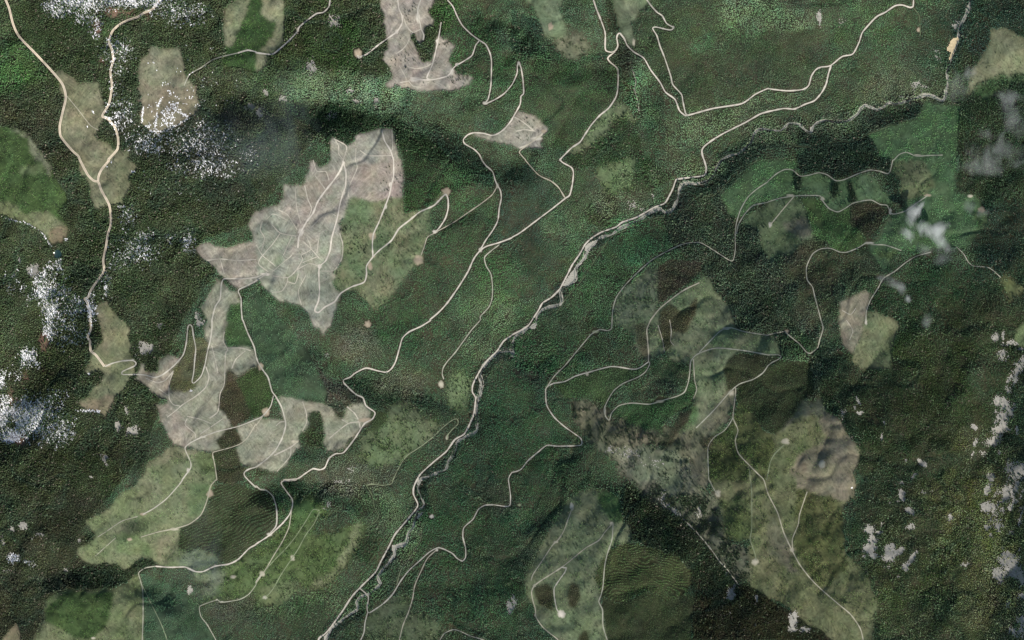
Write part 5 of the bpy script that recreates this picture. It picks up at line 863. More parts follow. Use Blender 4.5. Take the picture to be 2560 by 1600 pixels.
ROCKS = {
 'grey bare patches in the dark forest beside the top left road': [("10", 730, 190, 70, 66, .75), ("10", 520, 640, 56, 96, .7), ("10", 90, 870, 30, 44, .9), ("10", 240, 925, 70, 46, .7), ("10", 25, 1060, 42, 66, 1.0), ("10", 710, 1090, 66, 54, .55), ("00", 2380, 1000, 70, 40, .8)],
 'small grey bare patches on the ridge north of the shaded ravine': [("10", 950, 955, 60, 22, .7), ("10", 1135, 955, 40, 56, .8), ("10", 890, 855, 46, 50, .5), ("10", 1020, 880, 26, 46, .5)],
 'grey talus pocket beside the avalanche snow on the left': [("01", 305, 1035, 60, 72, 1.2, False, .5), ("01", 185, 945, 18, 40, .9)],
 'pale bare patches in the dark forest left of the switchback road': [("02", 1370, 265, 90, 80, .8), ("02", 1510, 50, 36, 44, .8), ("02", 1880, 20, 60, 50, .8), ("01", 1860, 1470, 36, 60, .8), ("02", 1200, 840, 40, 60, .6), ("02", 1120, 1000, 50, 66, .75), ("02", 1250, 1050, 66, 66, .75), ("02", 980, 1300, 46, 44, .75), ("02", 1005, 1365, 22, 22, .8), ("02", 1290, 350, 60, 40, .4), ("02", 860, 1480, 30, 16, .6)],
 'pale bare patches in the forest at lower left': [("03", 210, 430, 52, 44, .9), ("03", 110, 460, 36, 30, .8), ("03", 370, 510, 46, 24, .8), ("03", 300, 545, 40, 16, .7, False, -.5), ("03", 750, 570, 22, 22, .9), ("03", 620, 850, 22, 26, .9), ("03", 20, 570, 24, 70, .5), ("03", 100, 720, 80, 60, .5), ("03", 60, 860, 80, 30, .4)],
 'pale rock slabs on the upper right ridge side': [("32", 2145, 160, 36, 60, .8), ("32", 2218, 140, 16, 64, 1.0), ("32", 2210, 320, 70, 70, .7), ("32", 2280, 215, 110, 34, .75), ("32", 2400, 270, 60, 24, .8)],
 'broad pale rock band descending the right edge': [("32", 2370, 440, 110, 50, .65, False, -.7), ("32", 2300, 540, 100, 40, .55, False, -.9), ("32", 2270, 650, 40, 60, .6), ("32", 2200, 770, 86, 80, .95), ("32", 2215, 900, 60, 70, .85), ("32", 2190, 1040, 100, 70, .75), ("32", 2130, 1140, 100, 50, .95, False, -.3), ("32", 2350, 1040, 18, 44, 1.0), ("32", 2390, 400, 130, 60, .6, True, -.8), ("32", 2320, 560, 130, 60, .5, True, -.9), ("32", 2230, 820, 110, 150, .55, True), ("32", 2210, 1030, 110, 160, .5, True)],
 'small pale rock spots in the right hand forest': [("32", 1950, 1010, 38, 36, .9), ("32", 1955, 1155, 18, 56, .9, False, .3), ("32", 2030, 1255, 50, 30, .7), ("32", 2180, 1250, 20, 24, .7), ("32", 1930, 1270, 14, 50, .6, False, .4), ("32", 1455, 1350, 56, 26, 1.2, False, .65), ("32", 1300, 1325, 14, 12, .8), ("32", 845, 755, 12, 62, .9, False, -.45), ("32", 865, 875, 34, 20, .9), ("32", 815, 830, 20, 20, .7), ("32", 710, 880, 36, 50, .5), ("32", 1070, 1105, 16, 34, .9), ("32", 1095, 970, 10, 26, .8), ("32", 1380, 1465, 50, 20, .7, False, -.7)],
 'pale rock patches grouped in the lower right forest': [("33", 960, 470, 70, 60, .85), ("33", 1045, 490, 46, 22, .9), ("33", 985, 560, 56, 60, 1.0), ("33", 960, 640, 80, 70, .9), ("33", 1000, 710, 50, 40, 1.0), ("33", 1140, 700, 70, 90, 1.1, False, .3), ("33", 1175, 620, 34, 30, .9), ("33", 1250, 660, 30, 60, 1.0, False, .7), ("33", 1360, 730, 32, 76, 1.2, False, .6), ("33", 1290, 820, 40, 40, 1.1), ("33", 1335, 440, 48, 36, 1.0), ("33", 1070, 410, 16, 40, .8), ("33", 905, 715, 30, 16, .8)],
 'pale rock spots above the grouped patches in the lower right forest': [("33", 1260, 130, 38, 66, 1.1), ("33", 1340, 290, 66, 36, .85, False, .5), ("33", 1220, 195, 30, 14, .9), ("33", 1260, 25, 30, 24, .8), ("33", 1145, 215, 24, 14, .6), ("33", 1460, 110, 30, 30, .5), ("33", 1550, 100, 22, 14, .7), ("33", 1720, 350, 30, 46, 1.0), ("33", 1230, 910, 16, 12, .8), ("33", 1870, 790, 60, 34, .65), ("33", 1100, 820, 50, 20, .5)],
 'pale rock fans at the right edge of the lower right forest': [("32", 2105, 1480, 46, 44, 1.0), ("32", 2350, 1420, 110, 90, .85, False, -.8), ("33", 2070, 95, 44, 70, 1.0, False, .3), ("33", 2070, 250, 90, 60, 1.05), ("33", 2250, 90, 50, 90, .85, False, .3), ("33", 2345, 60, 36, 80, .85), ("33", 2165, 430, 50, 66, .9), ("33", 2070, 440, 46, 40, .6), ("33", 2220, 280, 36, 80, .6), ("33", 2100, 520, 26, 30, .7), ("33", 2290, 490, 30, 26, .6), ("33", 2250, 150, 170, 180, .5, True), ("32", 2330, 1420, 140, 130, .55, True), ("33", 2130, 380, 130, 110, .4, True), ("33", 2380, 330, 60, 160, .4, True)],
 'large pale talus field on the right edge near the bottom': [("33", 2270, 750, 110, 90, 1.0, False, .6), ("33", 2340, 860, 110, 70, .9), ("33", 2170, 900, 70, 100, .8), ("33", 2390, 920, 50, 60, .9), ("33", 2400, 1100, 50, 40, .8), ("33", 2390, 1320, 70, 44, 1.0), ("33", 2300, 1430, 80, 60, .4), ("33", 2260, 1160, 30, 70, .5), ("33", 2290, 820, 170, 190, .45, True), ("33", 2330, 1430, 130, 110, .5, True)],
 'two pale rock patches beside the right hand clearing at the bottom': [("33", 235, 1310, 48, 86, 1.1), ("33", 340, 1410, 70, 34, .9), ("33", 230, 1400, 50, 40, .9)],
 'pale bare patches in the dark forest at bottom right of centre': [("23", 2065, 1075, 44, 76, 1.2), ("23", 2095, 1000, 14, 50, 1.0, False, .2), ("23", 2308, 1110, 14, 36, 1.0), ("23", 2300, 1360, 20, 14, .7), ("23", 2055, 1265, 20, 22, .5), ("23", 2020, 890, 14, 30, .6)],
 'grey talus specks along the brown dead slope': [("23", 1420, 150, 50, 90, .4), ("23", 1500, 270, 110, 36, .6, False, .5), ("23", 1760, 310, 60, 60, .55), ("22", 930, 1220, 60, 50, .5), ("22", 1080, 1250, 120, 70, .35), ("13", 2400, 1200, 44, 90, .8), ("23", 10, 1130, 40, 60, .6), ("22", 1350, 1330, 130, 60, .3)],
 'pale speckled ground above the gorge at the upper right': [("30", 1770, 230, 66, 80, .5), ("30", 1440, 800, 170, 70, .35), ("30", 1250, 910, 20, 16, .9), ("30", 1590, 520, 60, 90, .35), ("30", 690, 200, 56, 50, .45)],
 'tan bare ground specks around the valley forest': [("30", 480, 170, 26, 90, .8), ("12", 900, 1420, 60, 40, .4), ("13", 800, 10, 120, 30, .45), ("03", 1790, 1030, 30, 60, .7), ("12", 670, 330, 50, 30, .5), ("21", 1140, 430, 90, 50, .4), ("21", 1340, 330, 40, 60, .35), ("13", 680, 240, 60, 60, .4)],
}
ROCK_OBJ = []
for lab, es in ROCKS.items():
    m = np.zeros((NV, NU), bool)
    for e in es: m |= soft_mask(*e)
    m2 = m
    ROCK_OBJ.append((lab, m2))
    NOTREE |= m & (rng.random(m.shape) < 0.9)
BROWN = [("00", 1080, 120, 230, 60, .6), ("00", 930, 250, 60, 120, .6), ("00", 960, 580, 60, 90, .4), ("00", 1390, 160, 40, 70, .5), ("02", 420, 220, 70, 110, .9), ("02", 150, 1130, 150, 70, .8), ("02", 120, 780, 60, 200, .45), ("02", 220, 560, 90, 90, .35), ("02", 470, 480, 60, 60, .35)]
for e in BROWN:   # reddish bare soil between the snow and the trees
    m = soft_mask(*e); GCOL[m] = lin((128, 102, 84)) * KG; DENS[m] = np.minimum(DENS[m], .12)

# ------------------------------------------------------------------ mixed species and soils: small hue changes, soft joins, dark row stripes
def blur(a, r):
    for ax in (0, 1):
        p = np.concatenate([np.repeat(np.take(a, [0], ax), r, ax), a, np.repeat(np.take(a, [-1], ax), r, ax)], ax)
        c = np.cumsum(p, ax); z = np.zeros_like(np.take(c, [0], ax)); c = np.concatenate([z, c], ax)
        n_ = a.shape[ax]
        a = (np.take(c, range(2 * r + 1, 2 * r + 1 + n_), ax) - np.take(c, range(0, n_), ax)) / (2 * r + 1)
    return a
nat = blur(blur(NATURAL.astype(float), 4), 4)
NATZ = (nat > 0.03) & (nat < 0.97)
GB = np.stack([blur(blur(GCOL[..., k], 1), 1) for k in range(3)], -1)
GBB = np.stack([blur(blur(GCOL[..., k], 2), 2) for k in range(3)], -1)
GCOL[:] = np.where(NATZ[..., None], GBB, GB)
def mottle(wl, k): return fbm(GU, GV, wl, 3, k)
hue = np.stack([0.16 * mottle(26, 1) + 0.10 * mottle(9, 3), 0.10 * mottle(34, 2) + 0.05 * mottle(9, 3), 0.15 * mottle(30, 5) + 0.07 * mottle(9, 3)], -1)
lum = 0.20 * mottle(48, 4) + 0.16 * mottle(12, 6) + 0.10 * (FINE - 0.5)
cl = (CLEAR >= 0)[..., None]
lum2 = 0.09 * mottle(48, 4) + 0.15 * mottle(11, 6) + 0.14 * mottle(5.5, 2) + 0.14 * (FINE - 0.5)
GCOL *= np.where(cl, np.clip(1 + 0.55 * hue + lum2[..., None], 0.4, 2) * np.array([0.975, 1.02, 0.985]), np.clip(1 + hue + lum[..., None], 0.35, 2))
TCOL *= np.clip(1 + 1.0 * hue + 1.3 * (0.22 * mottle(55, 7) + 0.14 * mottle(14, 0))[..., None], 0.3, 2.2)
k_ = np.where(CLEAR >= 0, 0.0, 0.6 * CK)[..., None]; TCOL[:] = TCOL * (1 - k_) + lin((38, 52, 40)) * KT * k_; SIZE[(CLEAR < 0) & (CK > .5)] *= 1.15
C1 = P("13 -500,1500")[0]; C2 = P("23 1250,1500")[0]
def row_phase(u, v, r, h):
    w = 14 * fbm(u, v, 80, 3, 1)
    a = np.where(r == 1, (u * 0.45 + v * 0.9 + w) / 6.6, (np.hypot(u - C2[0], (v - C2[1]) * 1.15) + 2.2 * w) / 7.5)
    return np.where(r == 3, h / 3.4, a)
m = (STAND == S_VALLEY) & (fbm(GU, GV, 130, 2, 3) > -0.05) & (nat < 0.5); ROWS[m] = 3
m = (STAND == S_PLANT) & (ROWS == 0); ROWS[m] = 3; GCOL[m] *= 0.9; TCOL[m] *= 1.15
for a_ in (GCOL, TCOL): a_[:] = a_ * 0.91 + a_.mean(-1, keepdims=True) * 0.09
rp = np.sin(row_phase(GU, GV, ROWS, HD) * 2 * math.pi)
m = ((ROWS == 1) | (ROWS == 2)) & (rp < -0.25 + 0.5 * fbm(GU, GV, 40, 2, 4))
GCOL[m] = GCOL[m] * 0.3 + lin((44, 44, 28)) * KG * 0.7        # dark stripes between the planted rows

# ------------------------------------------------------------------ build the ground sheet and everything lying on it
GFULL = np.empty(UU.shape + (3,)); GFULL[:] = lin((50, 60, 42)) * KG
GFULL[I0:-I0, I0:-I0] = GCOL
NVF, NUF = UU.shape
idx = np.arange(NVF * NUF).reshape(NVF, NUF)
faces = np.stack([idx[:-1, :-1], idx[1:, :-1], idx[1:, 1:], idx[:-1, 1:]], -1).reshape(-1, 4)
k_far = np.clip(1 - HH / H_CAM, 0, 1)
gpts = np.stack([(UU - 1280) * MPP * k_far, (800 - VV) * MPP * k_far, HH], -1)
gpts[I0:-I0, I0:-I0, 2] -= 0.0
ground = mesh_obj('ground', gpts.reshape(-1, 3), faces, M_FLOOR, GFULL.reshape(-1, 3))
tag(ground, 'mountain valley floor and slopes under the forest', 'ground', kind='structure')

clear_objs = []
for k, (name, label, m, cat) in enumerate(CLEARINGS):
    o = grid_patch(name, CLEAR == k, M_CLEAR, 0.35)
    if o: tag(o, label, cat, kind='structure')
    clear_objs.append(o)
for s, w in TRAILS:
    pts = P(s)
    mid = catmull(pts, 3) if len(pts) > 2 else np.linspace(pts[0], pts[1], 8)
    ks = CLEAR[np.clip(((mid[:, 1] - VD[0]) / STEP).round().astype(int), 0, NV - 1), np.clip(((mid[:, 0] - UD[0]) / STEP).round().astype(int), 0, NU - 1)]
    ks = ks[ks >= 0]
    par = clear_objs[np.bincount(ks).argmax()] if len(ks) else ground
    t, _ = ribbon('skid_trail', pts, w, M_TRACK, (190, 184, 168), 0.8, par, 3, 0.35, edge=0.25)
for lab, m in SNOW_OBJ:
    o = grid_patch('snow_patch', m, M_SNOW, 1.5, (235, 236, 240), cells=True, flecks=1.3)
    if o: tag(o, lab, 'snow', kind='structure')
for lab, m in ROCK_OBJ:
    o = grid_patch('rock_patch', m & ~SNOWM, M_ROCK, 0.6, (170, 163, 150), cells=True)
    if o: tag(o, lab, 'bare rock', kind='structure')

# ------------------------------------------------------------------ trees
def conifer_mesh(name, seed, tiers=4, sides=7, spread=1.0, with_trunk=True):
    """unit conifer: crown radius 1, height 1; drooping uneven tiers"""
    r = random.Random(seed); V_ = []; F_ = []
    if with_trunk:
        b = len(V_)
        for k in range(4):
            a = k * math.pi / 2
            V_.append((0.10 * math.cos(a), 0.10 * math.sin(a), -0.05)); 
        for k in range(4):
            a = k * math.pi / 2
            V_.append((0.05 * math.cos(a), 0.05 * math.sin(a), 0.5))
        for k in range(4):
            j = (k + 1) % 4; F_.append((b + k, b + j, b + 4 + j)); F_.append((b + k, b + 4 + j, b + 4 + k))
    for t in range(tiers):
        z0 = 0.12 + 0.72 * t / tiers; z1 = min(1.0, z0 + 0.95 / tiers + 0.14)
        rad = spread * (1 - 0.8 * t / tiers)
        b = len(V_); V_.append((r.uniform(-.05, .05), r.uniform(-.05, .05), z1))
        ph = r.uniform(0, 6.28)
        for k in range(sides):
            a = ph + k * 2 * math.pi / sides + r.uniform(-.2, .2)
            q = rad * r.uniform(0.62, 1.08) * (1.0 if k % 2 == 0 else 0.72)
            V_.append((q * math.cos(a), q * math.sin(a), z0 + r.uniform(-.03, .05)))
        for k in range(sides):
            F_.append((b, b + 1 + k, b + 1 + (k + 1) % sides))
    me = bpy.data.meshes.new(name); me.from_pydata(V_, [], F_)
    return me

def broad_mesh(name, seed):
    """unit broadleaf crown: lumpy low dome of leaf clumps"""
    r = random.Random(seed); V_ = []; F_ = []
    for c in range(6):
        a = r.uniform(0, 6.28); d = r.uniform(0, .6); z = r.uniform(.4, .75); s = r.uniform(.32, .5)
        b = len(V_); cx, cy = d * math.cos(a), d * math.sin(a)
        V_ += [(cx + s * r.uniform(.7, 1.2) * math.cos(k * 2.094), cy + s * r.uniform(.7, 1.2) * math.sin(k * 2.094), z - .1 + r.uniform(-.1, .1)) for k in range(3)]
        V_ += [(cx + s * .6 * math.cos(k * 2.094 + 1), cy + s * .6 * math.sin(k * 2.094 + 1), z + .2) for k in range(3)]
        F_ += [(b, b + 1, b + 3), (b + 1, b + 4, b + 3), (b + 1, b + 2, b + 4), (b + 2, b + 5, b + 4), (b + 2, b, b + 5), (b, b + 3, b + 5), (b + 3, b + 4, b + 5)]
    me = bpy.data.meshes.new(name); me.from_pydata(V_, [], F_)
    return me

tcol = bpy.data.collections.new('tree_kinds')
for k in range(3):
    me = conifer_mesh('conifer_kind', 10 + k); me.materials.append(M_CROWN)
    tcol.objects.link(bpy.data.objects.new('kind_%d' % k, me))
me = broad_mesh('broadleaf_kind', 3); me.materials.append(M_CROWN)
tcol.objects.link(bpy.data.objects.new('kind_3', me))

def make_group():
    ng = bpy.data.node_groups.new('plant_trees', 'GeometryNodeTree')
    ng.interface.new_socket('Geometry', in_out='INPUT', socket_type='NodeSocketGeometry')
    ng.interface.new_socket('Geometry', in_out='OUTPUT', socket_type='NodeSocketGeometry')
    N = ng.nodes.new; L = ng.links.new
    gi = N('NodeGroupInput'); go = N('NodeGroupOutput')
    ci = N('GeometryNodeCollectionInfo'); ci.inputs['Collection'].default_value = tcol
    ci.inputs['Separate Children'].default_value = True; ci.inputs['Reset Children'].default_value = True
    ip = N('GeometryNodeInstanceOnPoints'); ip.inputs['Pick Instance'].default_value = True
    def attr(name, typ):
        a = N('GeometryNodeInputNamedAttribute'); a.data_type = typ; a.inputs['Name'].default_value = name; return a.outputs['Attribute']
    L(gi.outputs[0], ip.inputs['Points']); L(ci.outputs[0], ip.inputs['Instance'])
    L(attr('kind', 'INT'), ip.inputs['Instance Index'])
    L(attr('scl', 'FLOAT_VECTOR'), ip.inputs['Scale'])
    L(attr('rot', 'FLOAT_VECTOR'), ip.inputs['Rotation'])
    L(ip.outputs[0], go.inputs[0])
    return ng
NG = make_group()

def forest_obj(name, label, pos, scl, rot, kind, col):
    me = bpy.data.meshes.new(name)
    n = len(pos)
    me.vertices.add(n); me.vertices.foreach_set('co', pos.astype(np.float32).ravel())
    a = me.attributes.new('scl', 'FLOAT_VECTOR', 'POINT'); a.data.foreach_set('vector', scl.astype(np.float32).ravel())
    rv = np.zeros((n, 3), np.float32); rv[:, 2] = rot
    a = me.attributes.new('rot', 'FLOAT_VECTOR', 'POINT'); a.data.foreach_set('vector', rv.ravel())
    a = me.attributes.new('kind', 'INT', 'POINT'); a.data.foreach_set('value', kind.astype(np.int32))
    c4 = np.ones((n, 4), np.float32); c4[:, :3] = col
    a = me.attributes.new('tcol', 'FLOAT_COLOR', 'POINT'); a.data.foreach_set('color', c4.ravel())
    me.materials.append(M_CROWN)
    o = bpy.data.objects.new(name, me); COL.objects.link(o)
    md = o.modifiers.new('trees', 'NODES'); md.node_group = NG
    return tag(o, label, 'forest', kind='stuff')

def sample(a, u, v):
    i = np.clip(((u - UD[0]) / STEP).round().astype(int), 0, NU - 1); j = np.clip(((v - VD[0]) / STEP).round().astype(int), 0, NV - 1)
    return a[j, i]

def scatter(sp, lo, hi, jit=0.42):
    """jittered lattice of spacing sp (units) kept where SIZE is in [lo, hi)"""
    uu, vv = np.meshgrid(np.arange(-60, 2620, sp), np.arange(-60, 1660, sp * 0.9))
    uu = uu + (np.arange(uu.shape[0]) % 2)[:, None] * sp * 0.5
    uu = uu.ravel() + rng.uniform(-jit, jit, uu.size) * sp; vv = vv.ravel() + rng.uniform(-jit, jit, vv.size) * sp
    s = sample(SIZE, uu, vv)
    k = (s >= lo) & (s < hi) & ~sample(NOTREE, uu, vv)
    # natural gaps
    gap = fbm(uu, vv, 16, 2, 6)
    nz = sample(NATZ, uu, vv)
    d = sample(DENS, uu + np.where(nz, rng.normal(0, 4, uu.size), 0), vv + np.where(nz, rng.normal(0, 4, uu.size), 0))
    k &= rng.random(uu.size) < np.where(d > 0.75, d * np.clip(1.1 + 0.9 * gap, 0.25, 1), d * np.clip(1 + 2.2 * gap, 0, 2.5))
    sn = sample(SNOWM, uu, vv); k &= ~(sn & (rng.random(uu.size) < 0.6))
    # planted rows
    r = sample(ROWS, uu, vv)
    ph = row_phase(uu, vv, r, hgt(uu, vv))
    sn_ = np.sin(ph * 2 * math.pi)
    k &= (r == 0) | np.where(r == 3, (sn_ > -0.45) | (rng.random(uu.size) < 0.5), sn_ > -0.1 + 0.5 * fbm(uu, vv, 40, 2, 4))
    return uu[k], vv[k]

parts = [scatter(2.35, 0.0, 0.55), scatter(2.6, 0.55, 0.75), scatter(2.85, 0.75, 2.0)]
TU = np.concatenate([p[0] for p in parts]); TV = np.concatenate([p[1] for p in parts])
n = len(TU)
natz = sample(NATZ, TU, TV)
JU = TU + np.where(natz, rng.normal(0, 5, n), 0); JV = TV + np.where(natz, rng.normal(0, 5, n), 0)
tsz = sample(SIZE, JU, JV) * np.clip(np.exp(rng.normal(0, 0.2, n)), 0.55, 1.6) * (1 + 0.2 * fbm(TU, TV, 40, 2, 3))
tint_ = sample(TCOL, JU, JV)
scat = sample(STAND, TU, TV) == S_SCAT
darkc = scat & (rng.random(n) < 0.45)
tint_ = np.where(darkc[:, None], lin((44, 54, 38)) * 2.2, tint_)
tsz = np.where(darkc, tsz * 1.35, tsz)
lt = ~darkc & (rng.random(n) < sample(LIGHT, TU, TV) * np.clip(1 + 2.0 * fbm(TU, TV, 26, 2, 5), 0, 3))
tint_ = np.where(lt[:, None], 0.7 * tint_ + 0.24 * lin((112, 126, 98)) * KT, tint_)
tint_ = tint_ * rng.uniform(0.75, 1.25, n)[:, None]
tint_ = tint_ * (1 + rng.normal(0, 0.05, (n, 3)))
dead = rng.random(n) < 0.02
tint_ = np.where(dead[:, None], lin((112, 104, 92)) * 2.0, tint_)
kind = np.where(lt, 3, rng.integers(0, 3, n))
rad = 3.5 * tsz; hgt_ = np.where(lt, 0.85, 1.0) * (3 + 16.5 * np.clip(tsz - 0.2, 0, 2))
pos = to_world(TU, TV, hgt(TU, TV), -0.2)
scl = np.stack([rad, rad, hgt_], 1)
rot = rng.uniform(0, 6.28, n)
st = sample(STAND, TU, TV)
print('trees', n)
for k, (nm, lab) in enumerate(FOREST_NAMES):
    m = st == k
    if m.any():
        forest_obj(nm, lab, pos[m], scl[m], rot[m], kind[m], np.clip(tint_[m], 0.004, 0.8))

# ------------------------------------------------------------------ single conifers left standing in the clearings
trunk_me = bpy.data.meshes.new('trunk')
ring = [(0.12 * math.cos(k * 1.0472), 0.12 * math.sin(k * 1.0472)) for k in range(6)]
trunk_me.from_pydata([(x, y, -.05) for x, y in ring] + [(x * .3, y * .3, .8) for x, y in ring], [], [(k, (k + 1) % 6, 6 + (k + 1) % 6, 6 + k) for k in range(6)])
trunk_me.materials.append(M_BARK)
crown_mes = [conifer_mesh('crown', 40 + k, 5, 9, 1.0, False) for k in range(3)]
for c in crown_mes: c.materials.append(M_LONE)
def lone_tree(u, v, r, h, label, group):
    root = bpy.data.objects.new('conifer_tree', None); COL.objects.link(root)
    p = to_world(np.array(u), np.array(v), float(hgt(u, v)))
    root.location = p; root.scale = (r, r, h); root.rotation_euler = (0, 0, random.uniform(0, 6.28)); root.empty_display_size = 1
    tag(root, label, 'tree', group)
    for nm, me in (('trunk', trunk_me), ('crown', random.choice(crown_mes))):
        o = bpy.data.objects.new(nm, me); COL.objects.link(o); o.parent = root
LONE = [("10", 1780, 390, 70, 50, 14, 'dark conifer left standing in the right arm of the top clearcut'), ("10", 1920, 740, 110, 60, 26, 'dark conifer left standing on the pointed east tip of the top clearcut'),
        ("10", 1400, 570, 120, 80, 18, 'dark conifer left standing in the middle of the top clearcut'), ("10", 1470, 130, 80, 110, 14, 'dark conifer left standing near the top edge inside the top clearcut'),
        ("11", 850, 650, 60, 50, 16, 'dark conifer in the small cluster beside the looping haul road'), ("11", 960, 820, 110, 110, 46, 'dark conifer in the dense dot cluster of the green tan clearing'),
        ("11", 1300, 200, 120, 160, 22, 'dark conifer left standing on the right part of the largest clearcut'), ("11", 1350, 800, 240, 200, 22, 'dark conifer scattered over the right half of the green tan clearing'),
        ("12", 1900, 690, 110, 160, 26, 'dark conifer dotting the round clearing left of the river'), ("12", 1350, 1050, 260, 230, 36, 'dark conifer dotting the open slope left of the lower river'),
        ("20", 150, 1230, 130, 120, 18, 'dark conifer left standing in the tan triangular clearcut'), ("23", 600, 450, 200, 260, 22, 'dark conifer dotting the light green bottom clearing'),
        ("22", 1850, 520, 120, 150, 16, 'dark conifer dotting the broad green and tan clearing')]
nlone = 0
for t, x, y, rx, ry, cnt, lab in LONE:
    cu, cv = P(t + f" {x},{y}")[0]; k = 0; tries = 0
    while k < cnt and tries < cnt * 30:
        tries += 1
        a = random.uniform(0, 6.283); d = math.sqrt(random.random())
        u = cu + d * math.cos(a) * rx / 3.78; v = cv + d * math.sin(a) * ry / 3.78
        i = int(round((u - UD[0]) / STEP)); j = int(round((v - VD[0]) / STEP))
        if CLEAR[j, i] < 0 or NOTREE[j, i]: continue
        lone_tree(u, v, random.uniform(2.6, 3.9), random.uniform(12, 19), lab, lab.replace('dark conifer', 'dark conifers', 1))
        k += 1; nlone += 1
print('lone trees', nlone)

# ------------------------------------------------------------------ clouds
def cloud_material(name, dens, thr, scale, colr=(1.0, 0.99, 0.97)):
    m = bpy.data.materials.new(name); m.use_nodes = True
    nt = m.node_tree; nt.nodes.clear()
    N = nt.nodes.new; L = nt.links.new
    out = N('ShaderNodeOutputMaterial'); pv = N('ShaderNodeVolumePrincipled')
    pv.inputs['Color'].default_value = (*colr, 1); pv.inputs['Anisotropy'].default_value = 0.1
    tc = N('ShaderNodeTexCoord')
    ln = N('ShaderNodeVectorMath'); ln.operation = 'LENGTH'; L(tc.outputs['Object'], ln.inputs[0])
    geo = N('ShaderNodeNewGeometry')
    mp = N('ShaderNodeMapping'); mp.inputs['Scale'].default_value = (1.25, 0.8, 0.5); L(geo.outputs['Position'], mp.inputs['Vector'])
    n = N('ShaderNodeTexNoise'); n.inputs['Scale'].default_value = scale; n.inputs['Detail'].default_value = 8; n.inputs['Roughness'].default_value = 0.68; n.inputs['Distortion'].default_value = 0.4
    L(mp.outputs[0], n.inputs['Vector'])
    f = N('ShaderNodeMapRange'); f.inputs['From Min'].default_value = 1.0; f.inputs['From Max'].default_value = 0.0; f.inputs['To Min'].default_value = -thr; f.inputs['To Max'].default_value = 0.4
    L(ln.outputs['Value'], f.inputs['Value'])
    a = N('ShaderNodeMath'); a.operation = 'MULTIPLY_ADD'; L(n.outputs['Fac'], a.inputs[0]); a.inputs[1].default_value = 2.6; L(f.outputs[0], a.inputs[2])
    s = N('ShaderNodeMath'); s.operation = 'SUBTRACT'; L(a.outputs[0], s.inputs[0]); s.inputs[1].default_value = 1.05
    x = N('ShaderNodeMath'); x.operation = 'MAXIMUM'; L(s.outputs[0], x.inputs[0]); x.inputs[1].default_value = 0.0
    q = N('ShaderNodeMath'); q.operation = 'MULTIPLY'; L(x.outputs[0], q.inputs[0]); q.inputs[1].default_value = dens
    L(q.outputs[0], pv.inputs['Density']); L(pv.outputs[0], out.inputs['Volume'])
    return m
M_CLOUD = cloud_material('cloud_vapour', 0.02, 0.8, 0.009)
M_THIN = cloud_material('thin_cloud_vapour', 0.0055, 0.75, 0.008)
M_VEIL = cloud_material('mist_vapour', 0.0011, 0.4, 0.004, (0.75, 0.85, 1.0))
sph = bpy.data.meshes.new('wisp')
import bmesh
bm = bmesh.new(); bmesh.ops.create_icosphere(bm, subdivisions=3, radius=1.0); bm.to_mesh(sph); bm.free()
def cloud(label, wisps, mat, group=None, dz=120.0, thick=70.0, name='cloud'):
    t0, x0, y0 = wisps[0][:3]
    u, v = P(t0 + f" {x0},{y0}")[0]
    root = bpy.data.objects.new(name, None); COL.objects.link(root)
    h0 = float(hgt(u, v)) + dz
    root.location = to_world(np.array(u), np.array(v), h0)
    tag(root, label, 'cloud' if name == 'cloud' else 'mist', group)
    me = sph.copy(); me.materials.append(mat)
    for t, x, y, rx, ry, rz in wisps:
        u, v = P(t + f" {x},{y}")[0]
        o = bpy.data.objects.new('wisp', me); COL.objects.link(o); o.parent = root
        p = to_world(np.array(u), np.array(v), h0) - np.array(root.location)
        o.location = p; o.scale = (rx / 3.78 * MPP * 2.4, ry / 3.78 * MPP * 2.4, thick); o.rotation_euler = (0, 0, rz)
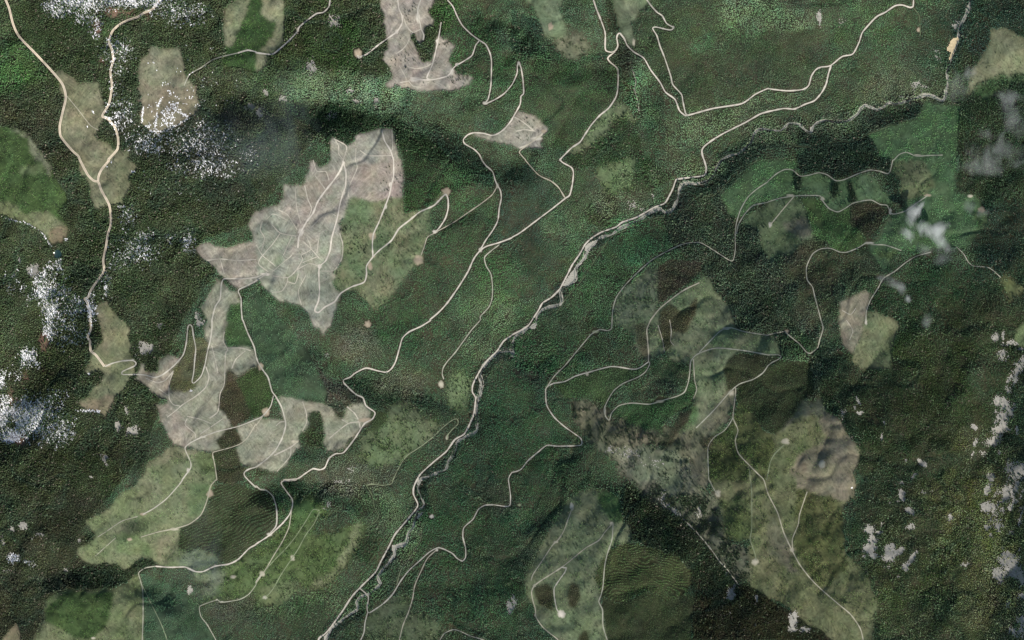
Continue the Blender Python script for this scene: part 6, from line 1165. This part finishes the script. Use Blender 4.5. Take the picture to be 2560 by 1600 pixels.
cloud('largest white cloud hanging over the green clearing at the right', [("31", 1360, 540, 50, 110, -.3), ("31", 1320, 700, 75, 60, 0), ("31", 1470, 650, 130, 60, -.25), ("31", 1600, 650, 70, 50, .2), ("31", 1640, 780, 50, 100, .7), ("31", 1420, 470, 20, 70, -.6)], M_CLOUD)
cloud('faint wisp trailing below the largest cloud', [("31", 1520, 840, 90, 50, 0), ("31", 1640, 940, 70, 50, .4)], M_THIN)
cloud('small white puff right of the largest cloud', [("31", 1900, 450, 70, 50, 0), ("31", 2020, 500, 50, 36, 0)], M_THIN)
cloud('narrow white wisp above the tan tongue shaped clearcut', [("31", 1070, 1110, 50, 22, 0), ("31", 1180, 1165, 110, 34, -.2), ("31", 1270, 1210, 30, 40, 0)], M_THIN)
cloud('tiny white puff in dark forest right of the tan tongue', [("31", 1315, 1315, 40, 36, -.6)], M_CLOUD)
cloud('tiny forked wisp above the right hand forest', [("32", 1505, 25, 36, 60, 0)], M_THIN)
cloud('grey cloud veil over the river bank at upper right', [("30", 1840, 780, 90, 170, -.3), ("30", 1880, 690, 60, 80, 0)], M_THIN)
cloud('soft wispy cloud above the right edge clearing', [("30", 2060, 1260, 100, 60, -.3), ("30", 2180, 1440, 240, 90, 0), ("31", 2080, 60, 200, 80, 0)], M_THIN)
cloud('white cloud touching the right edge near the top', [("30", 2350, 1120, 90, 150, .5), ("30", 2330, 920, 120, 40, -.2)], M_THIN)
cloud('small white cloud at the right edge below the wispy one', [("31", 2330, 40, 60, 50, 0)], M_THIN)
cloud('bluish mist over the dark forest at upper left', [("10", 80, 1180, 340, 300, 0), ("10", 300, 1400, 260, 150, 0)], M_VEIL, name='mist', thick=40)
cloud('bluish mist beside the striped lower left plantation', [("03", 1870, 560, 110, 240, .1), ("03", 1900, 860, 150, 140, 0), ("03", 1900, 1050, 140, 120, 0)], M_VEIL, name='mist', thick=40)
cloud('bluish mist over the dark forest on the bottom left edge', [("03", 2080, 1350, 130, 230, .3)], M_VEIL, name='mist', thick=40)
